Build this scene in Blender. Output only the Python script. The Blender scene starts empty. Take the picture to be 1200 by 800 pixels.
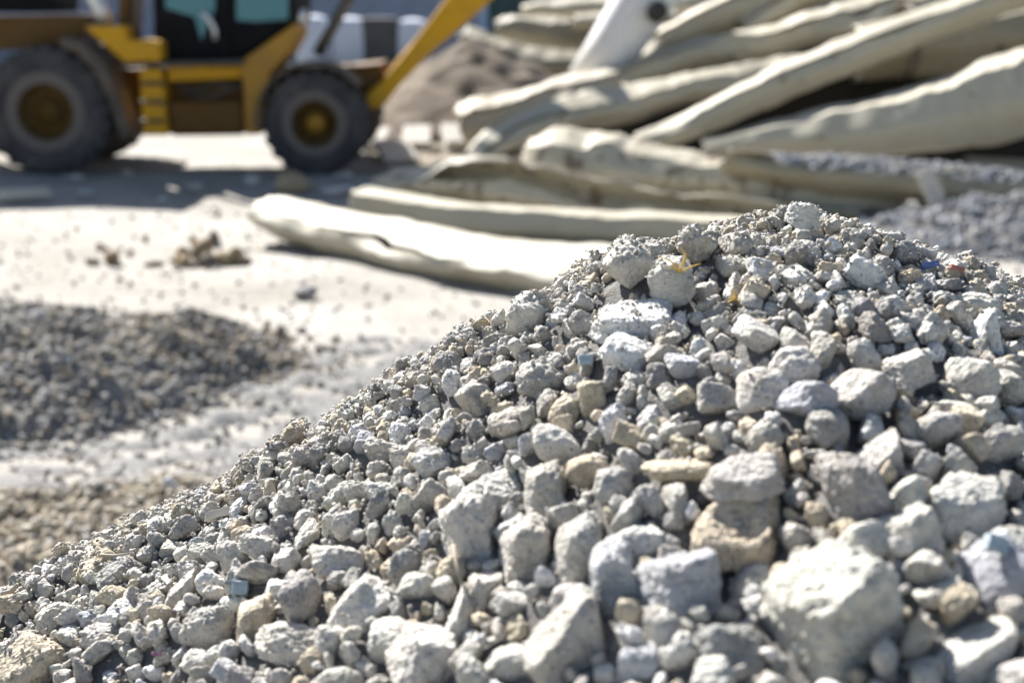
import bpy, bmesh, math, random
import numpy as np
from mathutils import Vector, Matrix, noise as mnoise
R = math.radians
rng = np.random.default_rng(7)
random.seed(7)
sc = bpy.context.scene
COL = sc.collection

# ------------------------------------------------------------------ camera numbers
CAM_H, F = 2.0, 1666.7
PITCH = math.atan(410 / F)
FWD = np.array([0, math.cos(PITCH), -math.sin(PITCH)])
UP = np.array([0, math.sin(PITCH), math.cos(PITCH)])
CAM = np.array([0, 0, CAM_H])
def ray(px, py):
    return FWD + np.array([1, 0, 0]) * (px - 600) / F + UP * (400 - py) / F
def P(px, py, d):
    r = ray(px, py)
    return CAM + r * (d / r[1])
def G(px, py):                      # point on the ground
    r = ray(px, py)
    return CAM + r * (CAM_H / -r[2])
def proj(p):
    q = np.asarray(p, float) - CAM
    w = q @ FWD
    return 600 + F * q[..., 0] / w, 400 - F * (q @ UP) / w, w

# ------------------------------------------------------------------ helpers
def tag(o, label=None, cat=None, group=None, kind=None):
    if label: o['label'] = label
    if cat: o['category'] = cat
    if group: o['group'] = group
    if kind: o['kind'] = kind
    return o
def link(name, me, mat=None, parent=None):
    o = bpy.data.objects.new(name, me)
    COL.objects.link(o)
    if mat is not None:
        me.materials.append(mat)
    if parent is not None:
        o.parent = parent
    return o
def empty(name, loc=(0, 0, 0)):
    o = bpy.data.objects.new(name, None)
    o.empty_display_size = .1
    COL.objects.link(o)
    o.location = loc
    return o
def np_mesh(name, V, Fc, smooth=True, tint=None):
    me = bpy.data.meshes.new(name)
    V = np.ascontiguousarray(V, np.float32); Fc = np.ascontiguousarray(Fc, np.int32)
    n, k = Fc.shape
    me.vertices.add(len(V)); me.vertices.foreach_set('co', V.ravel())
    me.loops.add(n * k); me.loops.foreach_set('vertex_index', Fc.ravel())
    me.polygons.add(n)
    me.polygons.foreach_set('loop_start', np.arange(0, n * k, k, dtype=np.int32))
    me.polygons.foreach_set('loop_total', np.full(n, k, np.int32))
    me.polygons.foreach_set('use_smooth', np.full(n, smooth, bool))
    if tint is not None:
        a = me.color_attributes.new('tint', 'FLOAT_COLOR', 'POINT')
        c = np.ones((len(V), 4), np.float32); c[:, :3] = tint
        a.data.foreach_set('color', c.ravel())
    me.update(calc_edges=True)
    return me
def grid_mesh(name, X, Y, Z, smooth=True):
    ny, nx = X.shape
    V = np.stack([X, Y, Z], -1).reshape(-1, 3)
    i = np.arange(ny * nx).reshape(ny, nx)
    Fc = np.stack([i[:-1, :-1], i[:-1, 1:], i[1:, 1:], i[1:, :-1]], -1).reshape(-1, 4)
    return np_mesh(name, V, Fc, smooth)
def bevel(o, w=.02, seg=2):
    m = o.modifiers.new('bevel', 'BEVEL'); m.width = w; m.segments = seg; m.limit_method = 'ANGLE'
    return o
_ph = rng.uniform(0, 6.28, (40, 1)); _dr = rng.uniform(0, 6.28, 40)
def sines(x, y, wl, n=10, k=0):
    s = np.zeros_like(x, float)
    for i in range(n):
        j = (i + k * 7) % 40
        f = 6.283 / (wl * (.6 + .09 * i))
        s = s + np.sin(f * (x * math.cos(_dr[j]) + y * math.sin(_dr[j])) + _ph[j, 0])
    return s / math.sqrt(n)

# ------------------------------------------------------------------ materials
def new_mat(name):
    m = bpy.data.materials.new(name); m.use_nodes = True
    nt = m.node_tree
    return m, nt, nt.nodes, nt.links, nt.nodes['Principled BSDF']
def N(nodes, typ, **kw):
    n = nodes.new(typ)
    for k, v in kw.items():
        if k in n.inputs: n.inputs[k].default_value = v
        else: setattr(n, k, v)
    return n
def math_node(nodes, links, op, a, b=None, clamp=False):
    n = nodes.new('ShaderNodeMath'); n.operation = op; n.use_clamp = clamp
    for i, v in enumerate((a, b)):
        if v is None: continue
        if isinstance(v, (int, float)): n.inputs[i].default_value = v
        else: links.new(v, n.inputs[i])
    return n.outputs[0]
def ramp(nodes, links, fac, stops):
    n = nodes.new('ShaderNodeValToRGB')
    e = n.color_ramp.elements
    while len(e) < len(stops): e.new(.5)
    for el, (p, c) in zip(e, stops):
        el.position = p; el.color = (c, c, c, 1) if isinstance(c, (int, float)) else (*c, 1)
    links.new(fac, n.inputs[0])
    return n.outputs[0]
def mixc(nodes, links, fac, a, b, mode='MIX'):
    n = nodes.new('ShaderNodeMix'); n.data_type = 'RGBA'; n.blend_type = mode
    for s, v in ((n.inputs[0], fac), (n.inputs[6], a), (n.inputs[7], b)):
        if isinstance(v, (int, float)): s.default_value = v
        elif isinstance(v, tuple): s.default_value = (*v, 1)
        else: links.new(v, s)
    return n.outputs[2]
def stone_mat(name, source, fine=1.0, bump=.7):
    m, nt, nd, lk, bs = new_mat(name)
    if source == 'object':
        base = nd.new('ShaderNodeObjectInfo').outputs['Color']
    else:
        a = nd.new('ShaderNodeAttribute'); a.attribute_name = 'tint'; base = a.outputs['Color']
    pos = nd.new('ShaderNodeNewGeometry').outputs['Position']
    n1 = N(nd, 'ShaderNodeTexNoise', Scale=38.0 * fine, Detail=6.0, Roughness=.65); lk.new(pos, n1.inputs['Vector'])
    n2 = N(nd, 'ShaderNodeTexNoise', Scale=230.0 * fine, Detail=4.0, Roughness=.7); lk.new(pos, n2.inputs['Vector'])
    n4 = N(nd, 'ShaderNodeTexNoise', Scale=14.0 * fine, Detail=3.0); lk.new(pos, n4.inputs['Vector'])
    v = N(nd, 'ShaderNodeTexVoronoi', Scale=150.0 * fine); lk.new(pos, v.inputs['Vector'])
    v2 = N(nd, 'ShaderNodeTexVoronoi', Scale=62.0 * fine); lk.new(pos, v2.inputs['Vector'])
    c = mixc(nd, lk, 1.0, base, ramp(nd, lk, n1.outputs[0], [(.3, .62), (.5, .98), (.72, 1.18)]), 'MULTIPLY')
    c = mixc(nd, lk, 1.0, c, ramp(nd, lk, n2.outputs[0], [(.32, .8), (.5, 1.0), (.7, 1.1)]), 'MULTIPLY')
    c = mixc(nd, lk, ramp(nd, lk, n4.outputs[0], [(.45, 0.0), (.7, .3)]), c, (.47, .40, .29))
    sp = nd.new('ShaderNodeSeparateColor'); lk.new(v.outputs['Color'], sp.inputs[0])
    dark = math_node(nd, lk, 'MULTIPLY', math_node(nd, lk, 'GREATER_THAN', sp.outputs[0], .86),
                     math_node(nd, lk, 'LESS_THAN', v.outputs['Distance'], .34))
    c = mixc(nd, lk, math_node(nd, lk, 'MULTIPLY', dark, .55), c, (.13, .13, .135))
    lite = math_node(nd, lk, 'MULTIPLY', math_node(nd, lk, 'LESS_THAN', sp.outputs[1], .12),
                     math_node(nd, lk, 'LESS_THAN', v.outputs['Distance'], .36))
    c = mixc(nd, lk, math_node(nd, lk, 'MULTIPLY', lite, .5), c, (.72, .71, .68))
    lk.new(c, bs.inputs['Base Color'])
    bs.inputs['Roughness'].default_value = .92
    bs.inputs['Specular IOR Level'].default_value = .25
    # sandy crust, small pits
    pit = ramp(nd, lk, v2.outputs['Distance'], [(.0, 0.0), (.22, 1.0)])
    h = math_node(nd, lk, 'ADD', math_node(nd, lk, 'MULTIPLY', n1.outputs[0], .9), math_node(nd, lk, 'MULTIPLY', n2.outputs[0], .55))
    h = math_node(nd, lk, 'ADD', h, math_node(nd, lk, 'MULTIPLY', v.outputs['Distance'], -.45))
    h = math_node(nd, lk, 'ADD', h, math_node(nd, lk, 'MULTIPLY', pit, .18))
    b = N(nd, 'ShaderNodeBump', Strength=bump, Distance=.016 / fine); lk.new(h, b.inputs['Height'])
    lk.new(b.outputs[0], bs.inputs['Normal'])
    return m
def paint_mat(name, col, rough=.5, dirt=.35, metal=0.0, dirtcol=(.30, .26, .20), scale=3.0, bump=0.0):
    m, nt, nd, lk, bs = new_mat(name)
    pos = nd.new('ShaderNodeNewGeometry').outputs['Position']
    n1 = N(nd, 'ShaderNodeTexNoise', Scale=scale, Detail=6.0, Roughness=.65); lk.new(pos, n1.inputs['Vector'])
    n2 = N(nd, 'ShaderNodeTexNoise', Scale=scale * 9, Detail=3.0); lk.new(pos, n2.inputs['Vector'])
    f = math_node(nd, lk, 'MULTIPLY', ramp(nd, lk, n1.outputs[0], [(.42, 0.0), (.72, 1.0)]), dirt)
    c = mixc(nd, lk, f, col, dirtcol)
    c = mixc(nd, lk, 1.0, c, ramp(nd, lk, n2.outputs[0], [(.3, .82), (.7, 1.1)]), 'MULTIPLY')
    lk.new(c, bs.inputs['Base Color'])
    bs.inputs['Metallic'].default_value = metal
    lk.new(ramp(nd, lk, n1.outputs[0], [(.3, rough), (.75, min(1, rough + .25))]), bs.inputs['Roughness'])
    if bump:
        b = N(nd, 'ShaderNodeBump', Strength=bump, Distance=.02); lk.new(n2.outputs[0], b.inputs['Height'])
        lk.new(b.outputs[0], bs.inputs['Normal'])
    return m
M_STONE = stone_mat('crusty_concrete', 'object')
M_GRAVEL = stone_mat('crusty_gravel', 'attr')
M_LOOSE = stone_mat('loose_gravel', 'attr', fine=.5, bump=.35)
def ground_mat(name, c1, c2, c3, scale, bump=.5, dist=.03):
    m, nt, nd, lk, bs = new_mat(name)
    pos = nd.new('ShaderNodeNewGeometry').outputs['Position']
    n0 = N(nd, 'ShaderNodeTexNoise', Scale=scale * .08, Detail=5.0, Roughness=.6, Distortion=.6); lk.new(pos, n0.inputs['Vector'])
    n1 = N(nd, 'ShaderNodeTexNoise', Scale=scale, Detail=7.0, Roughness=.7); lk.new(pos, n1.inputs['Vector'])
    v = N(nd, 'ShaderNodeTexVoronoi', Scale=scale * 7); lk.new(pos, v.inputs['Vector'])
    c = mixc(nd, lk, ramp(nd, lk, n0.outputs[0], [(.36, 0.0), (.64, 1.0)]), c1, c2)
    c = mixc(nd, lk, ramp(nd, lk, n1.outputs[0], [(.52, 0.0), (.75, .6)]), c, c3)
    sp = nd.new('ShaderNodeSeparateColor'); lk.new(v.outputs['Color'], sp.inputs[0])
    c = mixc(nd, lk, math_node(nd, lk, 'MULTIPLY', math_node(nd, lk, 'GREATER_THAN', sp.outputs[0], .8), .35), c, c3)
    lk.new(c, bs.inputs['Base Color'])
    bs.inputs['Roughness'].default_value = .95
    bs.inputs['Specular IOR Level'].default_value = .15
    h = math_node(nd, lk, 'ADD', n1.outputs[0], math_node(nd, lk, 'MULTIPLY', v.outputs['Distance'], -.25))
    b = N(nd, 'ShaderNodeBump', Strength=bump, Distance=dist); lk.new(h, b.inputs['Height'])
    lk.new(b.outputs[0], bs.inputs['Normal'])
    return m
M_GROUND = ground_mat('dusty_ground', (.26, .243, .213), (.37, .352, .32), (.175, .16, .14), 6.0)
M_HEAP = ground_mat('heap_grit', (.17, .163, .155), (.23, .222, .21), (.09, .088, .088), 60.0, .9, .01)
M_MOUND = ground_mat('dark_mound', (.22, .215, .205), (.27, .255, .23), (.12, .12, .122), 30.0, .8, .02)
M_BROWN = ground_mat('brown_mound', (.27, .235, .185), (.33, .295, .24), (.15, .13, .10), 30.0, .8, .02)
M_SAND = ground_mat('sand', (.17, .14, .108), (.205, .168, .128), (.13, .108, .084), 5.0, .5, .05)

# ------------------------------------------------------------------ stones
ICO = {}
def ico(level):
    if level not in ICO:
        bm = bmesh.new(); bmesh.ops.create_icosphere(bm, subdivisions=level + 1, radius=1)
        V = np.array([v.co[:] for v in bm.verts]); V /= np.linalg.norm(V, axis=1)[:, None]
        ICO[level] = (V, np.array([[v.index for v in f.verts] for f in bm.faces])); bm.free()
    return ICO[level]
def rand_rot():
    q = rng.normal(size=4); q /= np.linalg.norm(q); w, x, y, z = q
    return np.array([[1-2*(y*y+z*z), 2*(x*y-z*w), 2*(x*z+y*w)], [2*(x*y+z*w), 1-2*(x*x+z*z), 2*(y*z-x*w)], [2*(x*z-y*w), 2*(y*z+x*w), 1-2*(x*x+y*y)]])
def fbm(V, s, off, octv=4):
    return np.array([mnoise.fractal((v[0]*s+off, v[1]*s-off, v[2]*s+off*.7), .9, 2.1, octv) for v in V])
def knob(V, s, off):
    return np.array([mnoise.voronoi((v[0]*s+off, v[1]*s-off, v[2]*s+off*.7))[0][0] for v in V])
def stone_shape(level, style, planes=None, p=8, rough=1.0, jit=.09):
    """style: 'block' angular broken concrete, 'round' worn lump, 'crumb' knobbly clod of grit"""
    V, _ = ico(level)
    off = rng.uniform(-50, 50)
    if planes is None:
        n = {'block': 9, 'round': 16, 'crumb': 14}[style]
        nn = rng.normal(size=(n, 3)); nn /= np.linalg.norm(nn, axis=1)[:, None]
        nn = np.vstack([nn, np.eye(3), -np.eye(3)])
        dd = rng.uniform(.58, .95, len(nn))
        if style == 'round': dd = rng.uniform(.78, 1.0, len(nn)); p = 7
        if style == 'crumb': dd = rng.uniform(.72, 1.0, len(nn)); p = 8
        if style == 'block': p = 11
    else:
        nn = np.array([q[:3] for q in planes], float) + rng.normal(0, jit, (len(planes), 3)); nn /= np.linalg.norm(nn, axis=1)[:, None]
        dd = np.array([q[3] for q in planes], float) * rng.uniform(1 - jit, 1 + .8 * jit, len(planes))
    q = np.maximum(V @ nn.T, 0) / dd
    r = (q ** p).sum(1) ** (-1 / p)
    W = V * r[:, None]
    a, b, c = {'block': (.075, .055, .028), 'round': (.10, .05, .02), 'crumb': (.10, .07, .04)}[style]
    d = a * fbm(W, 1.7, off, 3) + b * fbm(W, 4.5, off + 9, 3)
    if level >= 3: d = d + c * fbm(W, 13, off + 21, 3)
    d = d * rough
    if style == 'crumb':
        d = d + .20 * (.45 - knob(W, 2.6, off)) + (.10 * (.4 - knob(W, 6.5, off)) if level >= 2 else 0)
    W = W * (1 + d)[:, None]
    if planes is None:
        W = W * rng.uniform((.85, .68, .52), (1.15, 1.0, .85))
    return W
def unit_box(W):
    lo, hi = W.min(0), W.max(0)
    return (W - (lo + hi) / 2) / ((hi - lo) / 2)
def unit_rad(W):
    W = W - (W.max(0) + W.min(0)) / 2
    return W / np.linalg.norm(W, axis=1).max()

# heap: outline of its crest as seen against the yard, turned into heights over the plane y = 2.1
YR = 2.1
SIL = [(-260, 838), (0, 700), (120, 640), (240, 588), (345, 516), (450, 462), (540, 402), (610, 372), (690, 318), (760, 297), (860, 277),
       (940, 264), (1000, 272), (1080, 302), (1140, 325), (1200, 350), (1330, 410)]
_sx, _sz = zip(*[(P(x, y, YR)[0], P(x, y, YR)[2]) for x, y in SIL])
_fx = np.linspace(_sx[0], _sx[-1], 400); _fz = np.interp(_fx, _sx, _sz)
_k = np.exp(-np.linspace(-2, 2, 31) ** 2); _k /= _k.sum()
_fz = np.convolve(np.pad(_fz, 15, 'edge'), _k, 'valid')
_fz[:15] = np.interp(_fx[:15], _sx, _sz); _fz[-15:] = np.interp(_fx[-15:], _sx, _sz)
def heap_z(x, y, bumps=True):
    x = np.asarray(x, float); y = np.asarray(y, float)
    zr = np.interp(x, _fx, _fz)
    zr = np.where(x < _fx[0], _fz[0] - .56 * (_fx[0] - x), zr)
    zr = np.where(x > _fx[-1], _fz[-1] - .56 * (x - _fx[-1]), zr)
    u = y - YR
    sf, sb, a = .35, .62, .10
    z = zr - ((sb + sf) / 2 * (np.sqrt(u * u + a * a) - a) + (sb - sf) / 2 * u)
    if bumps: z = z + .010 * sines(x, y, .22) + .005 * sines(x, y, .09, k=2)
    return z
def heap_hit(px, py, lift=0.0):
    r = ray(px, py); t = 1.0
    for t in np.arange(.7, 3.2, .004):
        q = CAM + r * t
        if q[2] < float(heap_z(q[0], q[1], False)) + lift: return q
    return CAM + r * 2.1
RES = .005
GX0, GX1, GY0, GY1 = -1.5, 1.7, .7, 3.1
gx = np.arange(GX0, GX1, RES); gy = np.arange(GY0, GY1, RES)
BX, BY = np.meshgrid(gx, gy)
BASE = heap_z(BX, BY); H = BASE.copy(); KEEP = np.zeros(H.shape, bool)
def cells(W):
    return ((W[:, 1] - GY0) / RES).astype(int), ((W[:, 0] - GX0) / RES).astype(int)
def stamp(W):
    iy, ix = cells(W)
    ok = (iy >= 0) & (iy < len(gy)) & (ix >= 0) & (ix < len(gx))
    np.maximum.at(H, (iy[ok], ix[ok]), W[ok, 2])
def nest(W, x, y, pct):
    """height at which the stone (its points W about 0) comes to rest on what lies there"""
    Q = W[W[:, 2] < 0]
    iy, ix = cells(Q + (x, y, 0))
    ok = (iy >= 0) & (iy < len(gy)) & (ix >= 0) & (ix < len(gx))
    if ok.sum() < 4: return None
    return np.percentile(H[iy[ok], ix[ok]] - Q[ok, 2] * .92, pct)

TONE = {'white': (.75, .745, .73), 'pale': (.62, .60, .55), 'grey': (.50, .48, .44), 'beige': (.55, .48, .37),
        'dark': (.34, .33, .315), 'blue': (.48, .49, .51), 'brown': (.36, .27, .17), 'slate': (.20, .24, .29)}
def tint(name, j=.07):
    c = np.array(TONE[name]) * rng.uniform(1 - j, 1 + j)
    return np.clip(c * rng.uniform(.985, 1.015, 3), 0, .85)
STONES = []            # dicts: object, px, py, size, short name
GRP = 'broken concrete stones lying on the heap'
def add_stone_obj(W, Fc, loc, tone, rough_name='rubble_stone', mat=None):
    o = link(rough_name, np_mesh('stone', W, Fc), mat or M_STONE)
    o.location = loc; o.color = (*tint(tone), 1)
    return o

# the stones that stand out in the photo: px, py, w, h, roll, tone, style, lift, label, short name
BLK = 'block'; RND = 'round'; CRB = 'crumb'
SHAPES = {   # facets (normal, distance) of a few blocks whose faces can be read: x right, y away, z up
    'big': [(-.42, -.12, .90, .50), (.42, -.90, -.15, .58), (.95, .2, .15, .8), (-.9, -.4, -.2, .78), (0, .1, -1, .85), (.1, 1, .2, .8), (.55, .1, .85, .72), (-.45, -.8, -.3, .74), (.7, -.6, .35, .84)],
    'fin': [(-.72, -.1, .68, .50), (.1, -1, .12, .55), (.92, -.1, .32, .66), (.3, .3, .9, .9), (0, 0, -1, .9), (0, 1, .1, .6), (-.9, -.3, -.4, .95)],
    'slab': [(0, -.35, .94, .52), (-.15, -.95, .2, .8), (.95, -.2, .1, .92), (-.95, -.1, .15, .9), (0, 0, -1, .6), (0, 1, 0, .8), (.5, -.8, .1, .86), (-.6, .5, .4, .85)],
    'tall': [(-.35, .1, .93, .80), (.05, -1, .08, .62), (.96, -.2, .1, .66), (-.93, -.3, .1, .66), (0, 0, -1, .95), (0, 1, 0, .62), (.6, -.1, .78, .86), (-.6, -.75, .1, .7)],
    'cube': [(-.2, .1, .97, .70), (.4, -.9, .1, .68), (.9, .1, .3, .78), (-.9, -.4, .1, .74), (0, 0, -1, .8), (0, 1, 0, .75), (-.5, -.8, .2, .78)],
    'wedge': [(-.6, -.1, .79, .50), (.25, -.95, .1, .62), (.95, 0, .25, .8), (0, 0, -1, .66), (0, 1, 0, .75), (-.9, -.35, 0, .95)],
}
MANUAL = [
 (980, 724, 160, 172, 4, 'pale', 'big', .02, 'very large chunky white-topped block, the biggest stone of the heap', 'the biggest block'),
 (868, 622, 118, 84, 5, 'beige', 'slab', .008, 'large beige slab with a hollow shaded top, above and left of the biggest block', 'the hollow beige slab'),
 (802, 697, 108, 118, -8, 'blue', 'cube', .01, 'large blue-grey block with dark pits, left of the biggest block', 'the pitted blue-grey block'),
 (662, 752, 118, 128, 0, 'grey', 'fin', .015, 'large grey fin-shaped stone with a curved bright edge at the bottom of the heap', 'the fin-shaped stone'),
 (500, 778, 98, 84, -14, 'pale', 'cube', .0, 'pale squared block cut by the bottom of the photo, left of the fin-shaped stone', 'the pale squared block'),
 (352, 757, 108, 56, -6, 'pale', RND, .0, 'long pale lying stone low on the heap, left of the pale squared block', 'the long pale stone'),
 (42, 780, 88, 66, 0, 'beige', BLK, .0, 'beige angular block in the bottom left corner of the heap', 'the corner beige block'),
 (396, 657, 74, 42, -4, 'pale', RND, .01, 'smooth oval pale stone lying flat among small grey pebbles', 'the oval pale stone'),
 (550, 628, 74, 104, 10, 'pale', 'tall', .01, 'tall pale leaning block with a sunlit crusty top, above the small root', 'the tall pale block'),
 (614, 652, 66, 92, 4, 'grey', 'tall', .012, 'tall rounded grey block, middle one of three standing side by side', 'the middle standing block'),
 (676, 652, 66, 98, -4, 'grey', 'tall', .012, 'tall grey block, rightmost of three standing side by side', 'the right standing block'),
 (641, 584, 56, 80, 3, 'grey', 'tall', .01, 'upright squarish grey block just above the three standing blocks', 'the upright square block'),
 (722, 694, 62, 116, 8, 'blue', 'tall', .0, 'tall dark-shaded stone standing between right standing block and pitted blue-grey block', 'the tall shaded stone'),
 (1004, 588, 68, 118, 14, 'dark', RND, .01, 'long dark grey stone leaning upright above the biggest block', 'the leaning dark stone'),
 (1070, 632, 82, 84, 0, 'pale', 'cube', .01, 'cube-like stone with a bright top and shaded front, right of the leaning dark stone', 'the bright-topped cube'),
 (1028, 538, 72, 62, 0, 'grey', 'wedge', .01, 'grey wedge stone resting on top of the leaning dark stone', 'the grey wedge'),
 (1132, 592, 108, 62, 10, 'pale', 'slab', .01, 'broad pale slab with brown underside, above and right of the bright-topped cube', 'the broad pale slab'),
 (1076, 706, 92, 96, 0, 'blue', BLK, -.02, 'blue-grey shaded block partly behind the biggest block, on its right', 'the block behind'),
 (1142, 768, 108, 98, -20, 'pale', 'wedge', .0, 'pale wedge stone in the bottom right corner, sloping down to the left', 'the corner pale wedge'),
 (858, 770, 92, 82, 0, 'dark', RND, .0, 'smooth dark-shaded stone touching the lower left side of the biggest block', 'the smooth shaded stone'),
 (884, 692, 60, 60, 0, 'grey', RND, -.02, 'grey round stone wedged between the pitted block and the biggest block', None),
 (735, 307, 62, 58, 0, 'grey', BLK, .042, 'grey wedge-shaped stone overhanging the crest, left one of three crest stones', 'the overhanging crest stone'),
 (786, 330, 54, 56, 0, 'grey', RND, .026, 'rounded grey stone below the dry straw tuft near the crest', 'the stone under the straw'),
 (816, 286, 46, 50, 0, 'grey', CRB, .034, 'rough grey stone on the crest just above the dry straw tuft', 'the stone above the straw'),
 (775, 296, 40, 26, 0, 'grey', RND, .012, 'low grey stone on the crest between two taller crest stones', None),
 (742, 378, 98, 52, -6, 'white', 'slab', .008, 'large white flat-topped slab below the overhanging crest stone', 'the white flat slab'),
 (738, 416, 72, 48, 4, 'white', RND, .008, 'white rough lump directly below the white flat slab', 'the white lump'),
 (622, 369, 58, 58, 0, 'pale', RND, .022, 'pale rounded boulder at the left end of the crest with an orange straw', 'the crest-end boulder'),
 (634, 447, 62, 46, 0, 'grey', CRB, .01, 'mid-grey knobbly round stone left of the white lump', 'the knobbly round stone'),
 (560, 470, 54, 50, -20, 'grey', BLK, .01, 'grey stone with a flat slanted face, left of the knobbly round stone', 'the slant-faced stone'),
 (1012, 322, 48, 48, 10, 'white', BLK, .012, 'white angular stone with beige corner just below the heap top', 'the white angular stone'),
 (942, 253, 40, 30, -10, 'white', 'cube', .034, 'white squarish stone capping the very top of the heap', 'the white capstone'),
 (1158, 391, 38, 58, 6, 'white', 'tall', .016, 'white upright flat-faced stone standing near the right edge of the heap', 'the white upright stone'),
 (1146, 359, 64, 32, -5, 'pale', RND, .01, 'pale oblong stone just above the white upright stone', None),
 (1000, 467, 96, 52, 26, 'grey', BLK, .012, 'long grey stone tilted down to the right, in the middle of the right slope', 'the long tilted stone'),
 (800, 551, 96, 26, 2, 'beige', RND, .008, 'thin beige stick-like stone lying flat above the hollow beige slab', 'the beige stick-like stone'),
 (872, 560, 98, 44, 6, 'grey', 'slab', .034, 'grey slab roofing the hollow beige slab, longest one right of the stick-like stone', None),
 (580, 570, 88, 54, -6, 'pale', 'slab', .01, 'pale flat-topped slab resting against the upright square block, on its left', 'the flat-topped slab'),
 (885, 346, 40, 42, 0, 'beige', BLK, .01, 'beige pointed stone below the heap top, left of the white angular stone', 'the beige pointed stone'),
 (1042, 361, 46, 34, -6, 'pale', RND, .01, 'pale oval stone just below and right of the white angular stone', None),
 (1060, 432, 68, 40, 4, 'pale', 'cube', .01, 'pale double-humped block above the long tilted stone', 'the double-humped block'),
 (1012, 420, 36, 48, 0, 'grey', RND, .01, 'egg-shaped grey stone immediately left of the double-humped block', None),
 (936, 408, 42, 48, 6, 'grey', BLK, .01, 'grey upright stone left of the egg-shaped one, middle of the upper right slope', 'the grey upright stone'),
 (896, 520, 48, 62, 0, 'grey', RND, .01, 'grey egg-like stone standing above the grey roofing slab', 'the grey egg-like stone'),
 (840, 465, 52, 48, 20, 'grey', BLK, .01, 'grey blocky stone in the middle of the slope, above left of the grey egg-like stone', 'the mid-slope block'),
 (655, 521, 66, 46, -8, 'pale', BLK, .01, 'pale stone with a crusty sunlit back, above the upright square block', 'the crusty-backed stone'),
 (600, 498, 60, 42, 10, 'grey', BLK, .008, 'grey stone just left of the crusty-backed stone', None),
 (346, 509, 32, 34, 0, 'beige', RND, .014, 'round beige stone alone on the left shoulder of the heap outline', 'the shoulder stone'),
 (720, 574, 50, 54, 0, 'grey', RND, .01, 'rounded grey stone right of the upright square block', 'the rounded grey stone'),
 (792, 604, 42, 72, 0, 'grey', 'tall', .0, 'narrow grey stone standing just left of the hollow beige slab', None),
 (750, 640, 66, 50, -12, 'pale', BLK, .0, 'pale leaning stone between the right standing block and the narrow grey stone', None),
 (570, 692, 52, 46, -14, 'grey', 'cube', .0, 'small squared grey stone below the tall pale block', 'the small squared stone'),
 (490, 690, 52, 46, 0, 'pale', RND, .005, 'pale round stone left of the small root', 'the pale round stone'),
 (535, 735, 66, 76, 16, 'pale', 'wedge', -.01, 'pale wedge stone behind the pale squared block', None),
 (430, 722, 86, 92, -12, 'pale', BLK, .0, 'big pale lumpy stone above the long pale stone', 'the lumpy pale stone'),
 (300, 737, 52, 76, 0, 'beige', 'tall', .0, 'upright beige-white stone left of the long pale stone', 'the upright beige stone'),
 (246, 738, 70, 74, 0, 'grey', RND, .0, 'squat rounded grey stone left of the upright beige stone', 'the squat grey stone'),
 (212, 694, 36, 56, -6, 'grey', 'wedge', .012, 'pointed grey stone standing like a small peak on the left slope', 'the small peak stone'),
 (130, 752, 76, 42, -10, 'grey', CRB, .0, 'grey flat stone right of the corner beige block', 'the grey flat stone'),
 (272, 655, 40, 44, 0, 'grey', RND, .01, 'rounded mid-grey stone above the squat grey stone', 'the left-slope round stone'),
 (304, 642, 50, 40, 0, 'pale', CRB, .01, 'pale crusty stone touching the left-slope round stone on its right', None),
 (600, 782, 90, 60, 0, 'pale', BLK, -.01, 'pale rough stone cut by the bottom of the photo beneath the fin-shaped stone', None),
 (760, 780, 80, 70, 20, 'blue', RND, -.01, 'blue-grey shaded stone at the bottom, right of the fin-shaped stone', None),
 (1180, 660, 60, 90, -10, 'grey', RND, .0, 'grey stone cut by the right photo edge below the broad pale slab', None),
 (1172, 520, 64, 44, 0, 'grey', RND, .01, 'grey oval stone near the right photo edge above the broad pale slab', 'the right-edge oval stone'),
 (1100, 505, 60, 50, 10, 'grey', RND, .01, 'brown-grey rounded stone up and right of the grey wedge', 'the brown-grey stone'),
 (1140, 450, 60, 64, -8, 'pale', BLK, .01, 'pale angular stone just below the white upright stone', None),
 (505, 545, 52, 40, -4, 'pale', RND, .01, 'pale rounded stone at mid-slope left of the flat-topped slab', 'the pale mid-slope stone'),
 (452, 580, 46, 34, 0, 'pale', CRB, .008, 'pale crusty stone above the oval pale stone', 'the crusty pale stone'),
]
n_manual = 0
for (px, py, w, h, roll, tone, style, lift, label, short) in MANUAL:
    big = w * h > 4200
    if style in SHAPES:
        W = stone_shape(5 if big else 4, BLK, SHAPES[style], p=11 if style != 'big' else 15, rough=1.15 if style != 'big' else 1.7, jit=.09 if style != 'big' else 0)
    else:
        W = stone_shape(5 if big else 4, style) @ rand_rot().T
    W = unit_box(W)
    if label.startswith('large beige slab'):      # the hollow worn into its top
        q = np.exp(-((W[:, 0] + .05) ** 2 / .22 + (W[:, 1] + .1) ** 2 / .5)) * (W[:, 2] > 0)
        W[:, 2] -= .5 * q * (1 + .5 * fbm(W, 2.2, 3, 3)) * (1 + .35 * W[:, 0])
    q = heap_hit(px, py, lift + .004)
    wd = (q - CAM) @ FWD
    s = wd / F
    sc3 = np.array([w / 2 * s, .5 * (w + h) / 2 * s * .92, h / 2 * s])
    W = W * sc3 * 1.04
    a = R(-roll); ca, sa = math.cos(a), math.sin(a)
    W = W @ np.array([[ca, 0, -sa], [0, 1, 0], [sa, 0, ca]])
    c = q.copy()
    o = add_stone_obj(W, ico(5 if big else 4)[1], c, tone)
    tag(o, label, 'stone', GRP)
    stamp(W + c)
    STONES.append(dict(o=o, px=px, py=py, size=(w + h) / 2, short=short)); n_manual += 1

KEEP |= (H - BASE) > .008
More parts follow.
